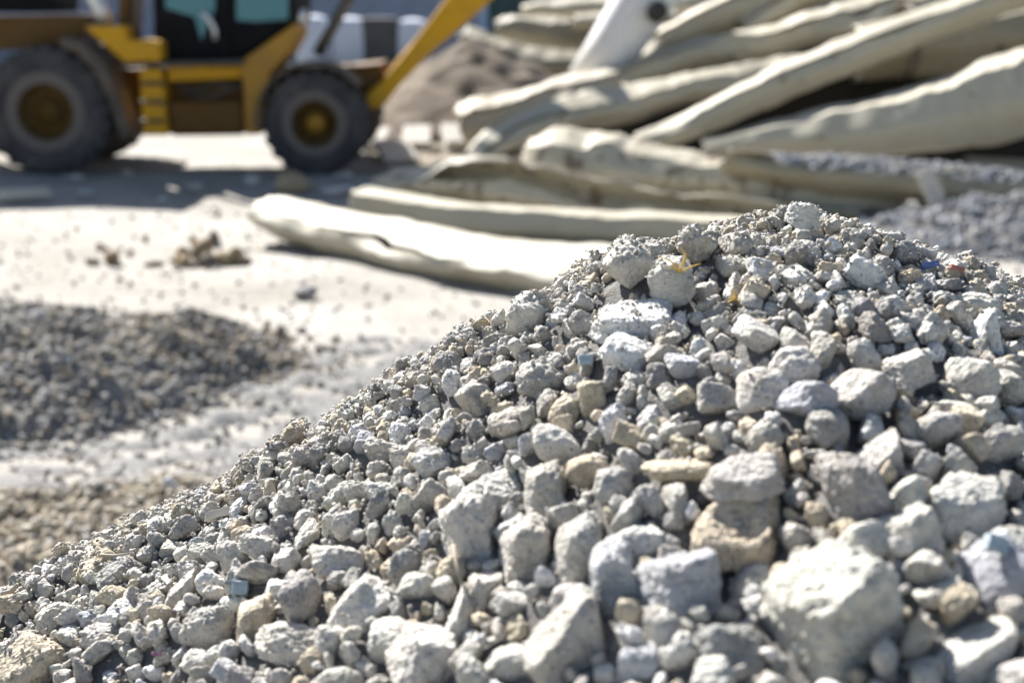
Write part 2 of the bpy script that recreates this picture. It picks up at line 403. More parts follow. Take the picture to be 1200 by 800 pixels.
# prototypes of the unnamed stones, shared by every copy
PROTO = {}
for style, nn_ in ((BLK, 9), (RND, 6), (CRB, 9)):
    for lv, cnt in ((3, nn_), (2, nn_), (1, 6)):
        PROTO[style, lv] = [unit_rad(stone_shape(lv, style)) for _ in range(cnt)]
PMESH = {}
PROTO4 = {}
for style in (BLK, RND, CRB):         # a finer cast of each, and the coarse one taken from it
    PROTO4[style] = [unit_rad(stone_shape(4, style)) for _ in PROTO[style, 3]]
    V3, V4 = ico(3)[0], ico(4)[0]
    near = np.argmax(V3 @ V4.T, 1)
    PROTO[style, 3] = [w[near] for w in PROTO4[style]]
def view_ok(x, y, z, m=30):
    a, b, w = proj((x, y, z))
    return -m < a < 1200 + m and -m < b < 800 + m
auto = []     # dropped stones: style, lv, index, M(3x3), loc, r, tone
def pick_tone(x):
    return rng.choice(['pale', 'grey', 'beige', 'dark', 'blue', 'white'], p=[.27, .29, .18, .13, .06, .07])
def drop(r0, r1, count, tmin, tmax, lv, styles, probs, pct, maxe, tries=6, side=True, pw=1.0):
    fails = 0; done = 0
    while done < count and fails < count * 2:
        r = r0 + (r1 - r0) * rng.random() ** pw
        style = rng.choice(styles, p=probs)
        k = rng.integers(len(PROTO[style, lv]))
        A = rand_rot()
        flat = np.diag([1, 1, rng.uniform(.75, 1.0)])
        W = PROTO[style, lv][k] @ (A.T) * r
        W = W @ flat
        best = None
        for _ in range(tries):
            x = rng.uniform(-1.25, 1.25); t = rng.uniform(tmin, tmax); y = YR - t
            if x < -.1 and rng.random() < .35 and not side: continue
            ky, kx = int((y - GY0) / RES), int((x - GX0) / RES)
            if KEEP[ky, kx]: continue
            z = nest(W, x, y, pct)
            if z is None: continue
            b = float(heap_z(x, y))
            e = (z - b) / r
            if best is None or e < best[0]: best = (e, x, y, z)
        if best is None or best[0] > maxe:
            fails += 1; continue
        e, x, y, z = best
        stamp(W + (x, y, z))
        auto.append((style, lv, k, flat @ A * r, np.array([x, y, z]), r, pick_tone(x)))
        done += 1
# larger pieces have rolled to the foot, crumbs stay near the crest
drop(.034, .052, 26, .62, 1.2, 3, [BLK, RND, CRB], [.75, .15, .1], 66, .95)
drop(.028, .042, 160, .32, 1.2, 3, [BLK, RND, CRB], [.65, .2, .15], 66, .95)
drop(.019, .029, 800, .08, 1.2, 3, [BLK, RND, CRB], [.55, .2, .25], 64, 1.1)
drop(.012, .020, 2100, -.15, 1.15, 3, [BLK, RND, CRB], [.35, .25, .4], 66, 1.15, 5)
drop(.008, .0135, 3200, -.30, 1.1, 2, [BLK, RND, CRB], [.25, .3, .45], 74, 1.25, 4)
drop(.006, .010, 2600, -.35, .25, 2, [BLK, RND, CRB], [.1, .35, .55], 78, 1.5, 3)
drop(.005, .009, 2000, .2, 1.1, 2, [BLK, RND, CRB], [.2, .4, .4], 78, .9, 4)

# the ones that show largest become objects of their own, the rest one mass
def shown(a):
    x, y, w = proj(a[4]); return (a[5] / w * F) if (-8 < x < 1208 and -8 < y < 808) else 0
order = sorted(range(len(auto)), key=lambda i: -shown(auto[i]))
N_OBJ = 296 - n_manual
own = set(i for i in order[:N_OBJ] if auto[i][1] == 3)
for i in own:
    style, lv, k, Mx, loc, r, tone = auto[i]
    key = (style, k)
    if key not in PMESH:
        PMESH[key] = np_mesh('stone', PROTO4[style][k], ico(4)[1]); PMESH[key].materials.append(M_STONE)
    o = bpy.data.objects.new('rubble_stone', PMESH[key]); COL.objects.link(o)
    L = Mx.T                                # row-vector convention -> column
    o.matrix_world = Matrix([[*L[0], loc[0]], [*L[1], loc[1]], [*L[2], loc[2]], [0, 0, 0, 1]])
    o.color = (*tint(tone), 1)
    x, y, w = proj(loc)
    STONES.append(dict(o=o, px=x, py=y, size=2 * r / w * F, short=None, tone=tone, style=style))
# labels of the unnamed stones: by the nearest stone that has a name of its own
LAND = [s for s in STONES if s['short']]
DIRS = ['right of', 'above and right of', 'straight above', 'above and left of', 'left of', 'below and left of', 'straight below', 'below and right of']
ORD = ['', 'second', 'third', 'fourth', 'fifth', 'sixth', 'seventh', 'eighth', 'ninth', 'tenth', 'eleventh', 'twelfth']
bins = {}
for s in STONES[n_manual:]:
    l = min(LAND, key=lambda l: math.hypot(l['px'] - s['px'], l['py'] - s['py']))
    dx, dy = s['px'] - l['px'], l['py'] - s['py']
    k = int(round(math.degrees(math.atan2(dy, dx)) / 45)) % 8
    bins.setdefault((l['short'], k), []).append((math.hypot(dx, dy), id(s), s))
TN = {'pale': 'pale', 'grey': 'grey', 'beige': 'beige', 'dark': 'dark grey', 'blue': 'bluish', 'white': 'whitish'}
ST = {BLK: 'angular', RND: 'rounded', CRB: 'knobbly'}
for (short, k), L in bins.items():
    for i, (d, _, s) in enumerate(sorted(L, key=lambda q: q[:2])):
        szw = 'small' if s['size'] < 34 else ('mid-sized' if s['size'] < 55 else 'large')
        first = f"{szw} {TN[s['tone']]} {ST[s['style']]} stone"
        lab = f"{first}, first one {DIRS[k]} {short}" if i == 0 else f"{first}, {ORD[min(i, 11)]} one out {DIRS[k]} {short}"
        tag(s['o'], lab, 'stone', GRP)
def merged(name, items, tints, levels, mat, label, cat=None):
    Vs, Fs, Ts, n = [], [], [], 0
    for (W, fc), tc in zip(items, tints):
        Vs.append(W); Fs.append(fc + n); Ts.append(np.repeat(tc[None], len(W), 0)); n += len(W)
    o = link(name, np_mesh(name, np.vstack(Vs), np.vstack(Fs), True, np.vstack(Ts)), mat)
    return tag(o, label, cat, None, 'stuff')
rest = [a for i, a in enumerate(auto) if i not in own]
merged('heap_gravel', [(PROTO[a[0], a[1]][a[2]] @ a[3] + a[4], ico(a[1])[1]) for a in rest], [tint(a[6], .1) for a in rest], None,
       M_GRAVEL, 'small grey gravel filling the gaps between the larger stones of the heap', 'gravel')
# grit: thousands of grains, denser near the crest
def grains(n, r0, r1, pos_fn, name, label, mat, tones, pr, lv=1, sink=.35):
    x, y, z = pos_fn(n); n = len(x)
    r = r0 + (r1 - r0) * rng.random(n) ** 2
    protos = np.stack(PROTO[CRB, lv][:3] + PROTO[RND, lv][:3])
    nv = protos.shape[1]
    A = np.stack([rand_rot() for _ in range(64)])
    W = np.einsum('nvi,nij->nvj', protos[rng.integers(6, size=n)], A[rng.integers(64, size=n)]) * r[:, None, None]
    W += np.stack([x, y, z + r * sink], -1)[:, None, :]
    fc = ico(lv)[1]
    Fc = (fc[None] + (np.arange(n) * nv)[:, None, None]).reshape(-1, 3)
    T = np.array([TONE[t] for t in tones])[rng.choice(len(tones), n, p=pr)] * rng.uniform(.82, 1.12, (n, 1))
    T = np.repeat(T[:, None], nv, 1).reshape(-1, 3)
    o = link(name, np_mesh(name, W.reshape(-1, 3), Fc, True, T), mat)
    return tag(o, label, 'gravel', None, 'stuff')
def heap_spots(n):
    x = rng.uniform(-1.1, 1.1, n * 3); t = rng.beta(1.15, 1.9, n * 3) * 1.1 - .25; y = YR - t
    iy = ((y - GY0) / RES).astype(int); ix = ((x - GX0) / RES).astype(int)
    z = H[iy, ix]; e = z - BASE[iy, ix]
    keep = (e < .014) | (rng.random(n * 3) < np.clip(.42 - 1.1 * t, .015, .42))
    x, y, z = x[keep][:n], y[keep][:n], z[keep][:n]
    return x, y, z
grains(34000, .0014, .0046, heap_spots, 'heap_grit', 'fine grey grit and crumbs strewn over the heap', M_GRAVEL, ['pale', 'grey', 'beige', 'dark', 'white'], [.32, .36, .14, .1, .08], 1, .05)

# heap body
xs = np.concatenate([np.arange(-4.2, -1.4, .05), np.arange(-1.4, 1.6, .012), np.arange(1.6, 4.8, .05)])
ys = np.concatenate([np.arange(-3.6, .7, .05), np.arange(.7, 3.0, .012), np.arange(3.0, 5.6, .05)])
X, Y = np.meshgrid(xs, ys)
Z = np.maximum(heap_z(X, Y), -.25)
tag(link('heap_slope', grid_mesh('heap_slope', X, Y, Z), M_HEAP), 'grey grit body of the crushed concrete heap', None, None, 'structure')

# ------------------------------------------------------------------ ground
def axis(a, b, n, pw):
    t = np.linspace(-1, 1, n); return a + b * np.sign(t) * np.abs(t) ** pw
xs = axis(0, 320, 260, 3.2); ys = axis(10, 420, 300, 3.2)
X, Y = np.meshgrid(xs, ys)
Z = .02 * sines(X, Y, 2.6) * np.exp(-((Y - 9) / 40) ** 2) + .006 * sines(X, Y, .7, k=1) * (np.abs(Y - 9) < 12)
Z = Z - .02
tag(link('ground', grid_mesh('ground', X, Y, Z), M_GROUND), 'pale dusty yard ground', None, None, 'structure')
def gz(x, y):
    return .02 * sines(x, y, 2.6) * np.exp(-((y - 9) / 40) ** 2) + .006 * sines(x, y, .7, k=1) * (np.abs(y - 9) < 12) - .02

# mounds left of the heap
def mound(name, outline, ridge, height, mat, label, res=.04):
    """outline: ground polygon (px); height falls off towards its edge"""
    pts = np.array([G(*q)[:2] for q in outline])
    x0, y0 = pts.min(0) - .5; x1, y1 = pts.max(0) + .5
    X, Y = np.meshgrid(np.arange(x0, x1, res), np.arange(y0, y1, res))
    inside = np.zeros(X.shape, bool); D = np.full(X.shape, 1e9)
    n = len(pts)
    for i in range(n):
        a, b = pts[i], pts[(i + 1) % n]
        c = ((a[1] > Y) != (b[1] > Y)) & (X < (b[0] - a[0]) * (Y - a[1]) / (b[1] - a[1] + 1e-12) + a[0]); inside ^= c
        ab = b - a; t = np.clip(((X - a[0]) * ab[0] + (Y - a[1]) * ab[1]) / (ab @ ab), 0, 1)
        D = np.minimum(D, np.hypot(X - a[0] - t * ab[0], Y - a[1] - t * ab[1]))
    D = np.where(inside, D, -D)
    def prof(d, X, Y):
        h = height * (1 - np.exp(-np.maximum(d, 0) / ridge)) * (1 + .18 * sines(X, Y, .8, k=3)) + .02 * sines(X, Y, .3, k=4) * (d > 0)
        return np.where(d > 0, h, d * .3) + gz(X, Y)
    Z = prof(D, X, Y)
    tag(link(name, grid_mesh(name, X, Y, Z), mat), label, None, None, 'structure')
    def spots(nn):
        ix = rng.integers(X.shape[1], size=nn * 4); iy = rng.integers(X.shape[0], size=nn * 4)
        k = D[iy, ix] > -.02 - .45 * rng.random(nn * 4) ** 6
        ix, iy = ix[k][:nn], iy[k][:nn]
        x = X[iy, ix] + rng.uniform(-res / 2, res / 2, len(ix)); y = Y[iy, ix] + rng.uniform(-res / 2, res / 2, len(ix))
        z = np.where(D[iy, ix] > 0, Z[iy, ix], gz(x, y))
        return x, y, z
    return spots
TONE.update(g1=(.275, .26, .24), g2=(.175, .168, .16), g3=(.36, .345, .32), g4=(.30, .255, .19), g5=(.50, .49, .47),
            b1=(.38, .325, .24), b2=(.27, .225, .165), b3=(.46, .42, .35), b4=(.16, .15, .14), b5=(.62, .60, .55),
            p1=(.42, .40, .37), p2=(.30, .28, .25))
sp = mound('dark_gravel_mound', [(-420, 545), (0, 520), (120, 500), (230, 474), (300, 450), (345, 425), (335, 408), (290, 398), (180, 385), (60, 372), (-420, 372)], .95, .50, M_MOUND, 'low mound of dark grey gravel')
grains(15000, .008, .030, sp, 'dark_gravel', 'dark grey gravel lying on the low mound', M_LOOSE, ['g1', 'g2', 'g3', 'g4', 'g5'], [.26, .18, .24, .22, .10], 1)
def earthy(n):
    x, y, z = sp(n * 8); k = (x > -2.15 + .1 * sines(x, y, .4)) & (y > 7.2)
    return x[k][:n], y[k][:n], z[k][:n]
grains(1500, .010, .034, earthy, 'earthy_gravel', 'brown earthy gravel on the back of the dark mound', M_LOOSE, ['b2', 'g4', 'b4', 'b1'], [.3, .3, .25, .15], 1)
M_TRACK = ground_mat('grey_track', (.185, .181, .173), (.23, .225, .215), (.155, .152, .147), 5.0, .25)
sp = mound('grey_track', [(-320, 560), (0, 524), (130, 503), (260, 474), (348, 420), (430, 392), (560, 385), (640, 440), (420, 530), (300, 562), (180, 568), (0, 588), (-320, 610)], .3, .012, M_TRACK, 'grey dusty track between the gravel mounds')
grains(1600, .004, .014, sp, 'track_pebbles', 'small grey pebbles on the dusty track', M_LOOSE, ['p1', 'p2', 'g3', 'g2'], [.3, .25, .25, .2], 1)
sp = mound('brown_gravel_strip', [(-260, 720), (0, 700), (200, 690), (330, 640), (350, 575), (300, 556), (180, 562), (60, 580), (-260, 600)], .3, .07, M_BROWN, 'low strip of brown gravel')
grains(4500, .008, .026, sp, 'brown_gravel', 'brown and tan gravel strewn beyond the heap', M_LOOSE, ['b1', 'b2', 'b3', 'b4', 'b5'], [.33, .22, .25, .12, .08], 1)
def yard_spots(n):
    d = 4.6 + 13 * rng.random(n) ** 2.6; x = (rng.random(n) * 1.3 - .65) * d * .75
    return x, d, gz(x, d)
grains(7500, .004, .028, yard_spots, 'yard_pebbles', 'small pebbles scattered over the pale yard', M_LOOSE, ['p1', 'p2', 'g3', 'g2'], [.35, .3, .2, .15], 1)

# ------------------------------------------------------------------ stray stones and clods in the yard
def yard_stone(px, py, w, h, tone, style, label, cat, name, group=None, lift=0.0):
    q = G(px, py + h / 2); s = (q - CAM) @ FWD / F
    W = unit_box(stone_shape(2, style) @ rand_rot().T) * np.array([w / 2 * s, (w + h) / 4 * s, h / 2 * s])
    z = float(gz(q[0], q[1])) + h / 2 * s * .8 + lift
    o = add_stone_obj(W, ico(2)[1], (q[0], q[1], z), tone, name, M_STONE)
    return tag(o, label, cat, group)
CG = 'brown earth clods in the yard'
TONE.update(clod=(.33, .24, .14), clodl=(.44, .34, .21), clodd=(.20, .165, .13))
for q in [(214, 291, 24, 24, 'clod', BLK, 'brown clod at the left end of the clod cluster', CG),
          (238, 284, 26, 34, 'clod', CRB, 'tallest brown clod in the middle of the clod cluster', CG),
          (217, 299, 18, 16, 'clodl', RND, 'pinkish pale clod at the front of the cluster, below the left clod', CG),
          (242, 298, 20, 18, 'clodd', CRB, 'dark clod at the front of the cluster, under the tallest clod', CG),
          (262, 296, 26, 18, 'clodl', RND, 'tan low clod at the right side of the cluster', CG),
          (278, 293, 18, 22, 'clod', RND, 'brown clod at the right end of the cluster, beside the tan one', CG),
          (132, 294, 18, 16, 'clod', CRB, 'lone tan clod left of the clod cluster', CG),
          (108, 300, 20, 8, 'clodd', CRB, 'flat dark clod, leftmost of the scattered ones', CG),
          (152, 290, 9, 9, 'clod', RND, 'tiny clod right of the lone tan clod', CG),
          (180, 300, 26, 7, 'clodd', CRB, 'flat dark crumb of earth just left of the cluster', CG),
          (170, 277, 9, 9, 'clodd', CRB, 'tiny dark clod above left of the cluster', CG),
          (140, 322, 12, 5, 'clodd', CRB, 'tiny flat dark clod below the lone tan clod', CG),
          (255, 246, 7, 10, 'clodd', CRB, 'tiny dark clod near the edge of the loader shadow', CG),
          (228, 276, 12, 16, 'clod', BLK, 'pointed small clod sticking up left of the tallest brown clod', CG),
          (252, 274, 12, 18, 'clodd', BLK, 'pointed dark clod sticking up right of the tallest brown clod', CG),
          (228, 305, 14, 8, 'clodd', CRB, 'small dark clod in front of the pinkish pale clod', CG),
          (290, 300, 12, 8, 'clodd', CRB, 'small dark crumb of earth off the right end of the cluster', CG),
          (120, 287, 16, 6, 'clod', CRB, 'thin flat brown clod behind the flat dark clod', CG),
          (345, 213, 46, 22, 'clodl', CRB, 'tan heap of earth behind the end of the front pipe', CG),
          ]:
    q = (*q[:2], q[2] * 1.0, q[3] * 1.1, *q[4:])
    yard_stone(*q[:6], q[6], 'clod', 'earth_clod', q[7])
for q in [(358, 338, 28, 17, 'dark', BLK, 'lone grey brick-like stone on the pale ground below the front pipe'),
          (255, 505, 6, 18, 'slate', RND, 'small dark upright pebble on the pale strip below the dark mound'),
          (327, 386, 18, 20, 'clodd', BLK, 'dark pointed stone at the right tip of the dark mound'),
          (224, 366, 16, 14, 'clodd', RND, 'dark round stone on the crest of the dark mound'),
          (202, 567, 20, 34, 'blue', RND, 'blue-grey blurred stone at the back of the brown gravel strip'),
          (110, 624, 20, 20, 'slate', BLK, 'dark blue stone between the brown gravel and the heap'),
          (132, 612, 40, 14, 'pale', BLK, 'pale flat stone beside the dark blue stone'),
          ]:
    yard_stone(*q[:6], q[6], 'stone', 'stray_stone')

for i, (px, py, w, h) in enumerate([(88, 205, 22, 8), (100, 222, 26, 9), (228, 214, 20, 13), (296, 208, 20, 12), (190, 228, 16, 6), (150, 200, 12, 5), (395, 222, 40, 10), (402, 206, 24, 8)]):
    yard_stone(px, py, w, h, 'pale', BLK, ['pale flat fragment in the loader shadow below the rear wheel', 'broad pale fragment in the loader shadow, below right of the rear wheel',
        'pale lump in the middle of the loader shadow', 'pale lump in the loader shadow just left of the front wheel', 'small pale fragment near the front edge of the loader shadow',
        'small pale chip close to the loader ladder in the shadow', 'pale slab of debris behind the left end of the front pipe', 'pale slab of debris right of the front wheel'][i],
        'fragment', 'concrete_fragment', 'pale fragments strewn around the loader')
# ------------------------------------------------------------------ pipes
def pipe_mat(name, col, rough=.6, stain=.62):
    m, nt, nd, lk, bs = new_mat(name)
    pos = nd.new('ShaderNodeNewGeometry').outputs['Position']
    n1 = N(nd, 'ShaderNodeTexNoise', Scale=1.6, Detail=6.0, Roughness=.6); lk.new(pos, n1.inputs['Vector'])
    n2 = N(nd, 'ShaderNodeTexNoise', Scale=4.5, Detail=5.0, Roughness=.7); lk.new(pos, n2.inputs['Vector'])
    n3 = N(nd, 'ShaderNodeTexNoise', Scale=26.0, Detail=3.0); lk.new(pos, n3.inputs['Vector'])
    c = mixc(nd, lk, ramp(nd, lk, n1.outputs[0], [(.4, 0.0), (.7, .5)]), col, (.34, .30, .215))
    c = mixc(nd, lk, ramp(nd, lk, n2.outputs[0], [(stain, 0.0), (stain + .07, .8)]), c, (.13, .085, .05))
    c = mixc(nd, lk, 1.0, c, ramp(nd, lk, n3.outputs[0], [(.3, .9), (.7, 1.05)]), 'MULTIPLY')
    lk.new(c, bs.inputs['Base Color'])
    bs.inputs['Roughness'].default_value = rough; bs.inputs['Specular IOR Level'].default_value = .3
    b = N(nd, 'ShaderNodeBump', Strength=.25, Distance=.03); lk.new(n2.outputs[0], b.inputs['Height'])
    lk.new(b.outputs[0], bs.inputs['Normal'])
    return m
M_PIPE = pipe_mat('cream_liner', (.44, .405, .315))
M_PIPE2 = pipe_mat('old_liner', (.25, .225, .16), .5)
M_TORN = pipe_mat('torn_liner', (.44, .405, .315), .6, .53)
def catmull(A, n):
    A = np.asarray(A, float); m = len(A)
    Q = np.vstack([2 * A[0] - A[1], A, 2 * A[-1] - A[-2]])
    out = []
    for u in np.linspace(0, m - 1 - 1e-6, n):
        i = int(u); t = u - i; p0, p1, p2, p3 = Q[i:i + 4]
        out.append(.5 * (2 * p1 + (p2 - p0) * t + (2 * p0 - 5 * p1 + 4 * p2 - p3) * t * t + (3 * p1 - p0 - 3 * p2 + p3) * t ** 3))
    return np.array(out)
PG = 'flattened cream pipes in the stack'
def chaikin(Q, n=3):                 # open corner cutting that keeps both ends; Q (stations, points, 2)
    for _ in range(n):
        a, b = Q[:, :-1], Q[:, 1:]
        m = np.empty((len(Q), 2 * (Q.shape[1] - 1) + 2, 2))
        m[:, 0], m[:, -1] = Q[:, 0], Q[:, -1]
        m[:, 1:-1:2] = .84 * a + .16 * b; m[:, 2:-1:2] = .16 * a + .84 * b
        Q = m
    return Q
def pipe(label, pts, flat=1.3, mat=None, seed=0, crumple=.16, name='discarded_pipe', group=PG, tilt=0.0, ragged=.10, thick=.012, shoulder=.42, opening=None, lean=0.0, gape=0.0):
    """pts: (px, py, distance, half height in px); opening: 0..1 along the length, how far the fold gapes"""
    A = np.array([[*P(q[0], q[1], q[2]), q[3] * q[2] / F] for q in pts])
    n = 130
    S = catmull(A, n); C, rz = S[:, :3], S[:, 3]
    T = np.gradient(C, axis=0); T /= np.linalg.norm(T, axis=1)[:, None]
    L = np.concatenate([[0], np.cumsum(np.linalg.norm(np.diff(C, axis=0), axis=1))])
    rs = np.random.default_rng(seed); o1 = rs.uniform(-40, 40)
    op = np.zeros(n) if opening is None else np.interp(np.linspace(0, 1, n), *zip(*opening))
    base = np.array([(.80, shoulder), (1.0, -.12), (.36, -1.0), (-.5, -1.0), (-.95, -.1), (-.32, 1.0), (.80, shoulder)], float)
    base[:, 0] += lean * base[:, 1]
    Q = np.repeat(base[None], n, 0)
    for i in range(n):
        for k in range(6):
            for c in range(2):
                Q[i, k, c] += crumple * (1.5 * mnoise.noise((L[i] * 1.1 + o1, k * 7.3, c * 11.1)) + .9 * mnoise.noise((L[i] * 3.6 - o1, k * 5.1, c * 9.7 + 3)))
        for k_, am in ((0, 1.0), (5, .8), (1, .5)):
            w = mnoise.noise((L[i] * 2.6 + o1, k_ * 3.3, 17)) ; w2 = abs(mnoise.noise((L[i] * 5.5 - o1, k_ * 2.1, 23)))
            Q[i, k_, 1] += crumple * am * (.9 * w - 1.1 * w2); Q[i, k_, 0] += crumple * am * (.8 * w2)
        Q[i, 0, 1] += crumple * 1.1 * mnoise.noise((L[i] * 2.2, o1, 5.5))
        op[i] = max(op[i], gape * (.5 + mnoise.noise((L[i] * 1.3, o1, 31))))
        Q[i, 6] = Q[i, 0] * (1 - op[i]) + (Q[i, 5] + (.10, -.12)) * op[i]
    Q = chaikin(Q)
    k = Q.shape[1]
    V = np.empty((n, k, 3))
    for i in range(n):
        side = np.cross(T[i], (0, 0, 1)); side /= np.linalg.norm(side); up = np.cross(side, T[i])
        tw = tilt + .22 * mnoise.noise((L[i] * .5, o1, 3))
        s2 = side * math.cos(tw) + up * math.sin(tw); u2 = -side * math.sin(tw) + up * math.cos(tw)
        V[i] = C[i] + rz[i] * (Q[i, :, :1] * flat * s2 + Q[i, :, 1:] * u2)
        if i < 3 or i > n - 4:
            for j in range(k): V[i, j] += T[i] * ragged * mnoise.noise((Q[i, j, 0] * 2.5 + o1, Q[i, j, 1] * 2.5, 7))
    idx = np.arange(n * k).reshape(n, k)
    Fc = np.stack([idx[:-1, :-1], idx[1:, :-1], idx[1:, 1:], idx[:-1, 1:]], -1).reshape(-1, 4)
    org = C[0].copy()
    o = link(name, np_mesh(name, V.reshape(-1, 3) - org, Fc), mat or M_PIPE); o.location = org
    m = o.modifiers.new('wall', 'SOLIDIFY'); m.thickness = thick; m.offset = 0
    return tag(o, label, 'pipe', group)
pipe('cream flattened pipe lying in front of the stack on the dusty ground', [(312, 248, 11.7, 20), (345, 256, 11.5, 26), (420, 275, 11.0, 30), (520, 298, 10.3, 33), (620, 312, 9.8, 37), (760, 330, 9.2, 42), (900, 345, 8.7, 45)], 1.35, seed=1, crumple=.14, shoulder=.25, opening=[(0, 0), (.3, 0), (.42, .25), (.55, 0), (1, 0)])
pipe('cream pipe lying just behind the front pipe, its blunt end facing left', [(424, 240, 12.5, 24), (480, 250, 12.3, 25), (560, 260, 12.0, 24), (700, 268, 11.8, 23), (850, 276, 11.6, 24), (1000, 285, 11.5, 24)], 1.4, seed=2, crumple=.1, shoulder=.75)
pipe('torn cream pipe split open along its top, with brown rust-like edges', [(452, 213, 13.6, 18), (500, 214, 13.4, 27), (545, 212, 13.2, 33), (590, 218, 13.0, 32), (660, 232, 12.8, 28), (760, 244, 12.6, 26), (900, 258, 12.4, 22), (1010, 266, 12.3, 18)], 1.35, mat=M_TORN, seed=3, crumple=.17, ragged=.2, shoulder=.2, opening=[(0, 0), (.16, 0), (.24, .8), (.4, 1), (1, 1)])
pipe('crumpled cream pipe bulging out of the torn pipe', [(622, 188, 13.6, 22), (650, 186, 13.5, 31), (720, 193, 13.4, 32), (800, 205, 13.2, 26), (900, 219, 13.0, 24), (1000, 233, 12.8, 18), (1060, 240, 12.7, 12)], 1.3, mat=M_TORN, seed=4, crumple=.17, shoulder=.7, lean=-.3)
pipe('cream pipe with a wavy sunlit top bending down to the torn pipe', [(552, 188, 15.2, 11), (585, 162, 15.4, 16), (666, 133, 15.7, 22), (720, 123, 16.0, 22), (820, 99, 16.2, 18), (900, 86, 16.4, 17), (1000, 70, 16.6, 16)], 1.5, gape=.3, seed=5, crumple=.20)
pipe('cream pipe with a cut left end, second long pipe from the top of the stack', [(540, 144, 17.6, 23), (615, 123, 17.6, 21), (680, 105, 17.5, 19), (740, 92, 17.45, 20), (820, 63, 17.4, 21), (900, 50, 17.2, 23), (1000, 27, 17.1, 28), (1100, 5, 17.0, 30), (1250, -25, 16.8, 32)], 1.4, gape=.5, seed=6, crumple=.19)
pipe('long straight cream pipe slanting across the stack above the big pipe', [(748, 167, 14.9, 10), (800, 151, 14.9, 17), (900, 102, 14.8, 20), (1000, 63, 14.7, 21), (1100, 23, 14.6, 19), (1260, -35, 14.5, 20)], 1.3, gape=.5, seed=7, crumple=.13)
pipe('thickest cream pipe, low on the right side of the stack', [(828, 174, 14.6, 12), (900, 163, 14.4, 19), (1000, 151, 14.2, 31), (1100, 133, 14.0, 41), (1200, 106, 13.8, 49), (1320, 76, 13.6, 54)], 1.3, seed=8, crumple=.10, shoulder=.72, lean=-.25)
pipe('cream pipe at the upper back of the stack beside the white tube', [(690, 92, 18.8, 16), (760, 62, 18.6, 22), (840, 22, 18.4, 24), (920, -14, 18.2, 24), (1050, -50, 18, 24)], 1.4, gape=.5, seed=9, crumple=.12)
pipe('cream pipe end at the top of the photo, above the second long pipe', [(872, 34, 18.0, 14), (910, 8, 18.0, 20), (980, -22, 18.0, 22), (1100, -50, 18, 22)], 1.4, gape=.5, seed=10, crumple=.15)
dk = pipe('dull cream pipe with two dark straps behind the slanting straight pipe', [(1000, 60, 16.2, 34), (1100, 46, 16.1, 40), (1200, 36, 16.0, 44), (1330, 26, 15.9, 46)], 1.2, M_PIPE2, seed=11, crumple=.08)
pipe('split pipe used as a trough, holding grey gravel', [(850, 190, 13.0, 16), (930, 200, 12.8, 18), (1030, 210, 12.6, 20), (1120, 218, 12.4, 22), (1320, 232, 12.2, 24)], 1.5, M_PIPE2, seed=12, crumple=.1, opening=[(0, 1), (1, 1)], shoulder=.5)
pipe('narrow dull pipe half hidden behind the gravel at the right', [(1135, 192, 13.6, 9), (1200, 197, 13.5, 11), (1330, 205, 13.4, 12)], 1.3, M_PIPE2, seed=13, crumple=.1)
BGP = 'pipes in the far stack beyond the sand'
pipe('dull far pipe sagging over the sand pile', [(548, 42, 24, 12), (600, 62, 23.6, 14), (650, 72, 23.4, 15), (760, 74, 23.2, 15), (900, 70, 23, 15)], 1.5, M_PIPE2, seed=14, group=BGP)
pipe('far pipe with a wide grey side, middle one of the far stack', [(585, 32, 24.5, 14), (640, 36, 24.3, 20), (700, 42, 24.2, 20), (820, 44, 24, 20)], 1.4, M_PIPE2, seed=15, group=BGP)
pipe('far pipe with a bright sunlit top, highest of the far stack', [(612, 14, 25, 9), (660, 9, 25, 12), (720, 6, 25, 13), (820, 0, 25, 14)], 1.6, seed=16, group=BGP)
pipe('far pipe lit white on top beside the white tube', [(672, 26, 23.8, 8), (720, 23, 23.8, 9), (790, 20, 23.8, 9)], 1.6, seed=17, group=BGP)
M_BANK = ground_mat('gap_shade_dark', (.032, .027, .02), (.042, .034, .026), (.02, .017, .013), 8.0)  # near-black tone stands for shade in the gaps of the pipe stack
pb = np.array([[P(x, y, d) for x, y, d in row] for row in (
    [(560, 215, 16.0), (700, 190, 15.8), (840, 190, 15.3), (960, 215, 15.0), (1100, 215, 14.9), (1420, 215, 14.6)],
    [(575, 185, 16.7), (700, 182, 16.6), (840, 166, 16.5), (960, 148, 16.3), (1100, 128, 16.1), (1420, 85, 15.9)],
    [(600, 160, 17.3), (700, 118, 17.4), (840, 70, 17.2), (960, 44, 17.0), (1100, 20, 16.8), (1420, -30, 16.6)],
    [(640, 150, 18.2), (720, 110, 18.3), (840, 60, 18.2), (960, 30, 18.2), (1100, 10, 18.2), (1420, -30, 18.2)],
    [(640, 175, 20.5), (720, 165, 20.8), (840, 155, 21), (960, 150, 21), (1100, 150, 21), (1420, 150, 21)])])
rows = np.array([catmull(r, 60) for r in pb]); B = np.stack([catmull(rows[:, i], 40) for i in range(60)], 1)
B[:, :, 2] += .04 * sines(B[:, :, 0], B[:, :, 1], .5, k=1) - .06
B[0, :, 2] = -.1; B[-1, :, 2] = -.1
tag(link('gap_shade_bank', grid_mesh('gap_shade_bank', B[:, :, 0], B[:, :, 1], B[:, :, 2]), M_BANK), 'added dark bank giving the shade in the gaps of the pipe stack', None, None, 'structure')  # added bank that darkens the gaps and blocks light from behind
